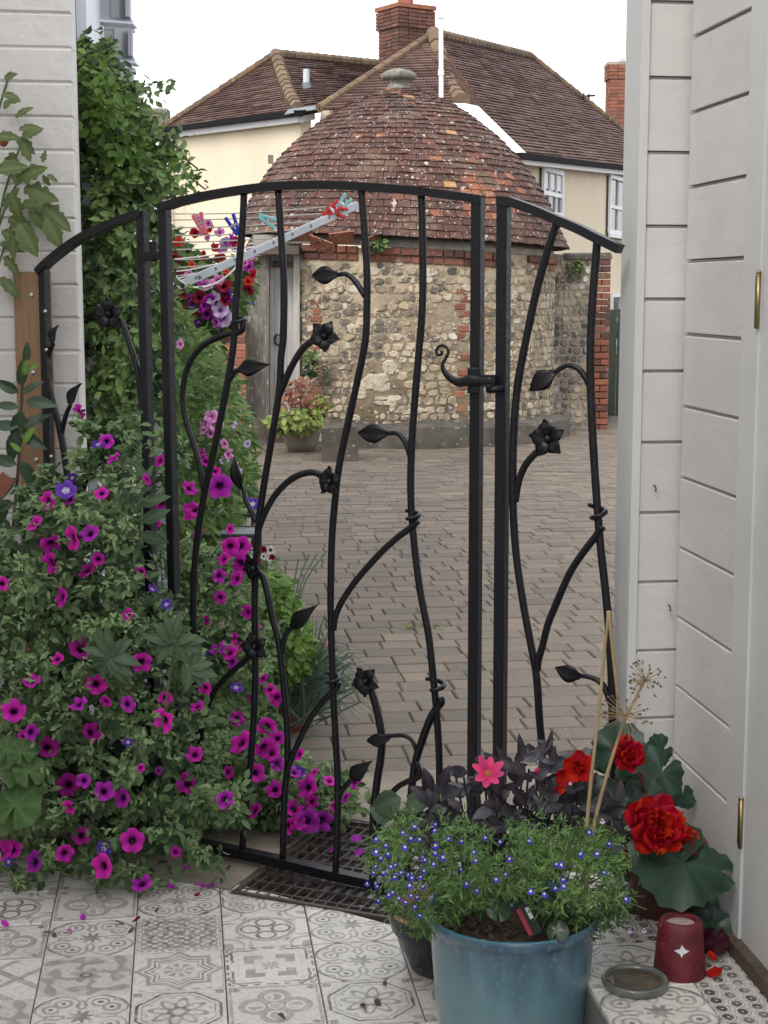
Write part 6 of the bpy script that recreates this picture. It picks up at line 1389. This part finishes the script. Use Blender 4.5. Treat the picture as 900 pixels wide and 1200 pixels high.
# begonia in the brown pot
cg = at(775, 1100, 3.42); cg.z = ZS
bg_ = thing('red_begonia', 'double red begonia with big dark leaves in a brown pot by the shed', 'potted plant', (cg.x, cg.y, ZS))
b_ = MB(); b_.lathe(cg, [(.068, 0), (.072, .004), (.088, .13), (.094, .132), (.097, .165), (.09, .165), (.085, .14)], 36); b_.build('pot', M['brownpot'], bg_, True)
b_ = MB(); b_.lathe(cg, [(.088, .145), (.0005, .15)], 24, cap_bottom=False); b_.build('soil', M['bark'], bg_)
blf = [mesh_of(round_leaf(1, .22, 26, .2, .05), 'begonia_leaf', M['begonia_leaf'], True) for _ in range(3)]
for x, y, r, Y, f, roll in ((800, 1012, 60, 3.17, (.25, -.7, .75), 1.9), (838, 1020, 32, 3.2, (.4, -.7, .8), 1.2), (722, 880, 34, 3.33, (-.4, -1, .3), 0), (775, 905, 34, 3.45, (.2, -.8, .6), 2.4), (752, 945, 32, 3.38, (0, -1, .5), .4), (700, 935, 26, 3.34, (-.2, -1, .5), 1), (775, 880, 20, 3.5, (.5, -1, .3), 2), (745, 920, 30, 3.45, (.1, -1, .3), 0), (735, 1010, 26, 3.42, (-.2, -1, .4), .4), (800, 930, 20, 3.5, (.3, -.6, .8), 2.6), (690, 900, 22, 3.4, (0, -1, .4), 1), (760, 1060, 24, 3.40, (0, -1, .2), 3)):
    inst(random.choice(blf), 'leaf', at(x, y, Y), f, roll, r * Y / F, bg_)
bpet = petal_mesh('begonia_petal', 'begonia', .46, .30, .20)
composite(bg_, 765, 972, 3.17, 38 * 3.2 / F, bpet, [(9, 1, .1), (10, .92, .35), (10, .78, .6), (9, .62, .85), (8, .5, 1.05), (6, .36, 1.3)], TOCAM + Vector((.1, 0, .5)))
composite(bg_, 795, 985, 3.22, 22 * 3.22 / F, bpet, [(6, 1, .2), (6, .8, .7), (5, .5, 1.1)], TOCAM + Vector((.6, 0, 0)))
composite(bg_, 748, 1003, 3.22, 20 * 3.2 / F, bpet, [(5, 1, .3), (5, .7, .8)], TOCAM + Vector((-.5, 0, -.5)))
composite(bg_, 733, 886, 3.22, 24 * 3.22 / F, bpet, [(6, 1, .15), (7, .85, .5), (6, .6, .9), (4, .4, 1.2)], TOCAM + Vector((.3, 0, .3)))
composite(bg_, 680, 900, 3.16, 21 * 3.2 / F, bpet, [(5, 1, .3), (5, .7, .9)], TOCAM + Vector((-.3, 0, .3))); composite(bg_, 660, 910, 3.16, 12 * 3.4 / F, bpet, [(5, 1, .4)], TOCAM); composite(bg_, 655, 925, 3.14, 8 * 3.4 / F, bpet, [(4, 1, .6)], TOCAM)
mb = MB()
for x, y, Y in ((765, 980, 3.24), (800, 1012, 3.2), (722, 890, 3.36), (775, 905, 3.46), (732, 892, 3.42), (676, 906, 3.4), (752, 945, 3.4), (735, 1010, 3.44), (795, 985, 3.25)): mb.tube(smooth_path([cg + UP * .14, (cg + UP * .2 + at(x, y, Y)) / 2 + UP * .03, at(x, y, Y + .01)], 4), .004, 6)
mb.build('stems', plain('begonia_stem', (.14, .05, .03), None, 20, .5, 60, 0), bg_)
# red upturned cup, saucer, fallen things
cc = ground(796, 1140, ZS); rc = thing('red_cup', 'upturned red candle pot with a pale waxy hollow and chipped paint', 'candle pot', tuple(cc))
hC = .118; b_ = MB(); b_.lathe(cc, [(.053, 0), (.054, .004), (.049, .06), (.046, hC - .02), (.044, hC - .008), (.039, hC - .001), (.034, hC), (.0305, hC - .004), (.030, hC - .010)], 40); b_.build('cup', M['redglass'], rc, True)
b_ = MB(); b_.lathe(cc, [(.0302, hC - .010), (.02, hC - .0085), (.0005, hC - .008)], 30, cap_bottom=False); b_.build('wax', M['wax'], rc, True)
b_ = MB(); vs = []; n = 12
for k in range(n):
    a = 2 * math.pi * k / n; r = (.015 if k % 3 == 0 else .008) * rnd(.75, 1.1); th = -.12 + r * math.cos(a) / .049; z = .068 + r * math.sin(a); rr = .0495 - (z - .06) * .06
    vs.append(cc + Vector((math.sin(th) * rr, -math.cos(th) * rr, z)))
b_.prism(vs, Vector((0, -.0008, 0))); b_.build('paint_chip', M['label_white'], rc)
cs = ground(744, 1156, ZS); sc = thing('glass_saucer', 'cloudy greenish saucer of murky water on the raised step', 'saucer', tuple(cs))
M['saucer'] = plain('cloudy_saucer', (.16, .17, .15), (.09, .10, .09), 20, .25, 60, .001, coat=.4); M['murk'] = plain('murky_water', (.15, .13, .09), (.05, .045, .035), 30, .12, 40, .002)
b_ = MB(); b_.lathe(cs, [(.058, 0), (.066, .004), (.068, .016), (.065, .020), (.060, .020), (.057, .013)], 40); b_.build('dish', M['saucer'], sc, True)
b_ = MB(); b_.lathe(cs, [(.0574, .0135), (.03, .0142), (.0005, .014)], 36, cap_bottom=False); b_.build('murky_water', M['murk'], sc, True)
pet = petal_mesh('fallen', 'violet', .45, .25, .08); petm = {k: petal_mesh('fallen_' + k, k, .45, .3, .1) for k in ('purple', 'crimson', 'begonia', 'violet')}
brownleaf = mesh_of(big_leaf(1, .4, .2, .5), 'dry_leaf', M['woodstem'], True)
def litter(x, y, k, s_=.022, z=.004):
    p = ground(x, y, z); o = inst(brownleaf if k == 'dry' else petm[k], 'fallen_petal' if k != 'dry' else 'dry_leaf', p + UP * .004, Vector((rnd(-.5, .5), rnd(-.5, .5), 1)), rnd(0, 6), s_ * rnd(.8, 1.3))
    if k == 'dry': tag(o, 'shrivelled brown leaf lying on the floor tiles', 'dry leaf', 'dry leaves on the tiles')
    elif k == 'begonia': tag(o, 'red begonia petal dropped on the raised step', 'petal', 'begonia petals on the step')
    elif z > .008: tag(o, 'purple petunia petal caught on the steel drain grate', 'petal', 'petunia petals on the grate')
    elif y < 1045: tag(o, 'purple petunia petal on the bare concrete threshold', 'petal', 'petunia petals on the threshold')
    else: tag(o, 'small purple petunia petal lying on the patterned tiles', 'petal', 'fallen petunia petals on the tiles')
for x, y in ((228, 1052), (267, 1017), (250, 1037), (81, 1093), (10, 1087), (240, 1040), (222, 1018), (155, 1083), (98, 1080), (236, 1068), (203, 1043)): litter(x, y, random.choice(['purple', 'crimson']), .02)
for x, y in ((415, 1002), (411, 985), (345, 985), (385, 1000)): litter(x, y, 'purple', .03, .01)
for x, y in ((200, 1056), (186, 1065), (62, 1094), (157, 1089), (258, 1054), (135, 1082), (204, 1040), (325, 1190), (452, 1150), (430, 1180), (440, 1172), (60, 1095)): litter(x, y, 'dry', .026)
for x, y in ((838, 1128), (842, 1136), (830, 1118), (825, 1095), (845, 1110)): litter(x, y, 'begonia', .03, ZS + .004)
dk = thing('withered_leaf', 'dark withered begonia leaf slumped by the shed sill behind the red pot', 'leaf', tuple(ground(830, 1120, ZS)))
for x, y, r in ((832, 1105, 26), (825, 1085, 22), (838, 1120, 18)): inst(blf[0] if r != 18 else mesh_of(round_leaf(1, .3, 18, .2, .05), 'red_leaf', M['crimson'], True), 'blade', ground(x, y, ZS) + UP * .035, Vector((-.4, -.7, .7)), rnd(0, 6), r * 3.2 / F, dk)
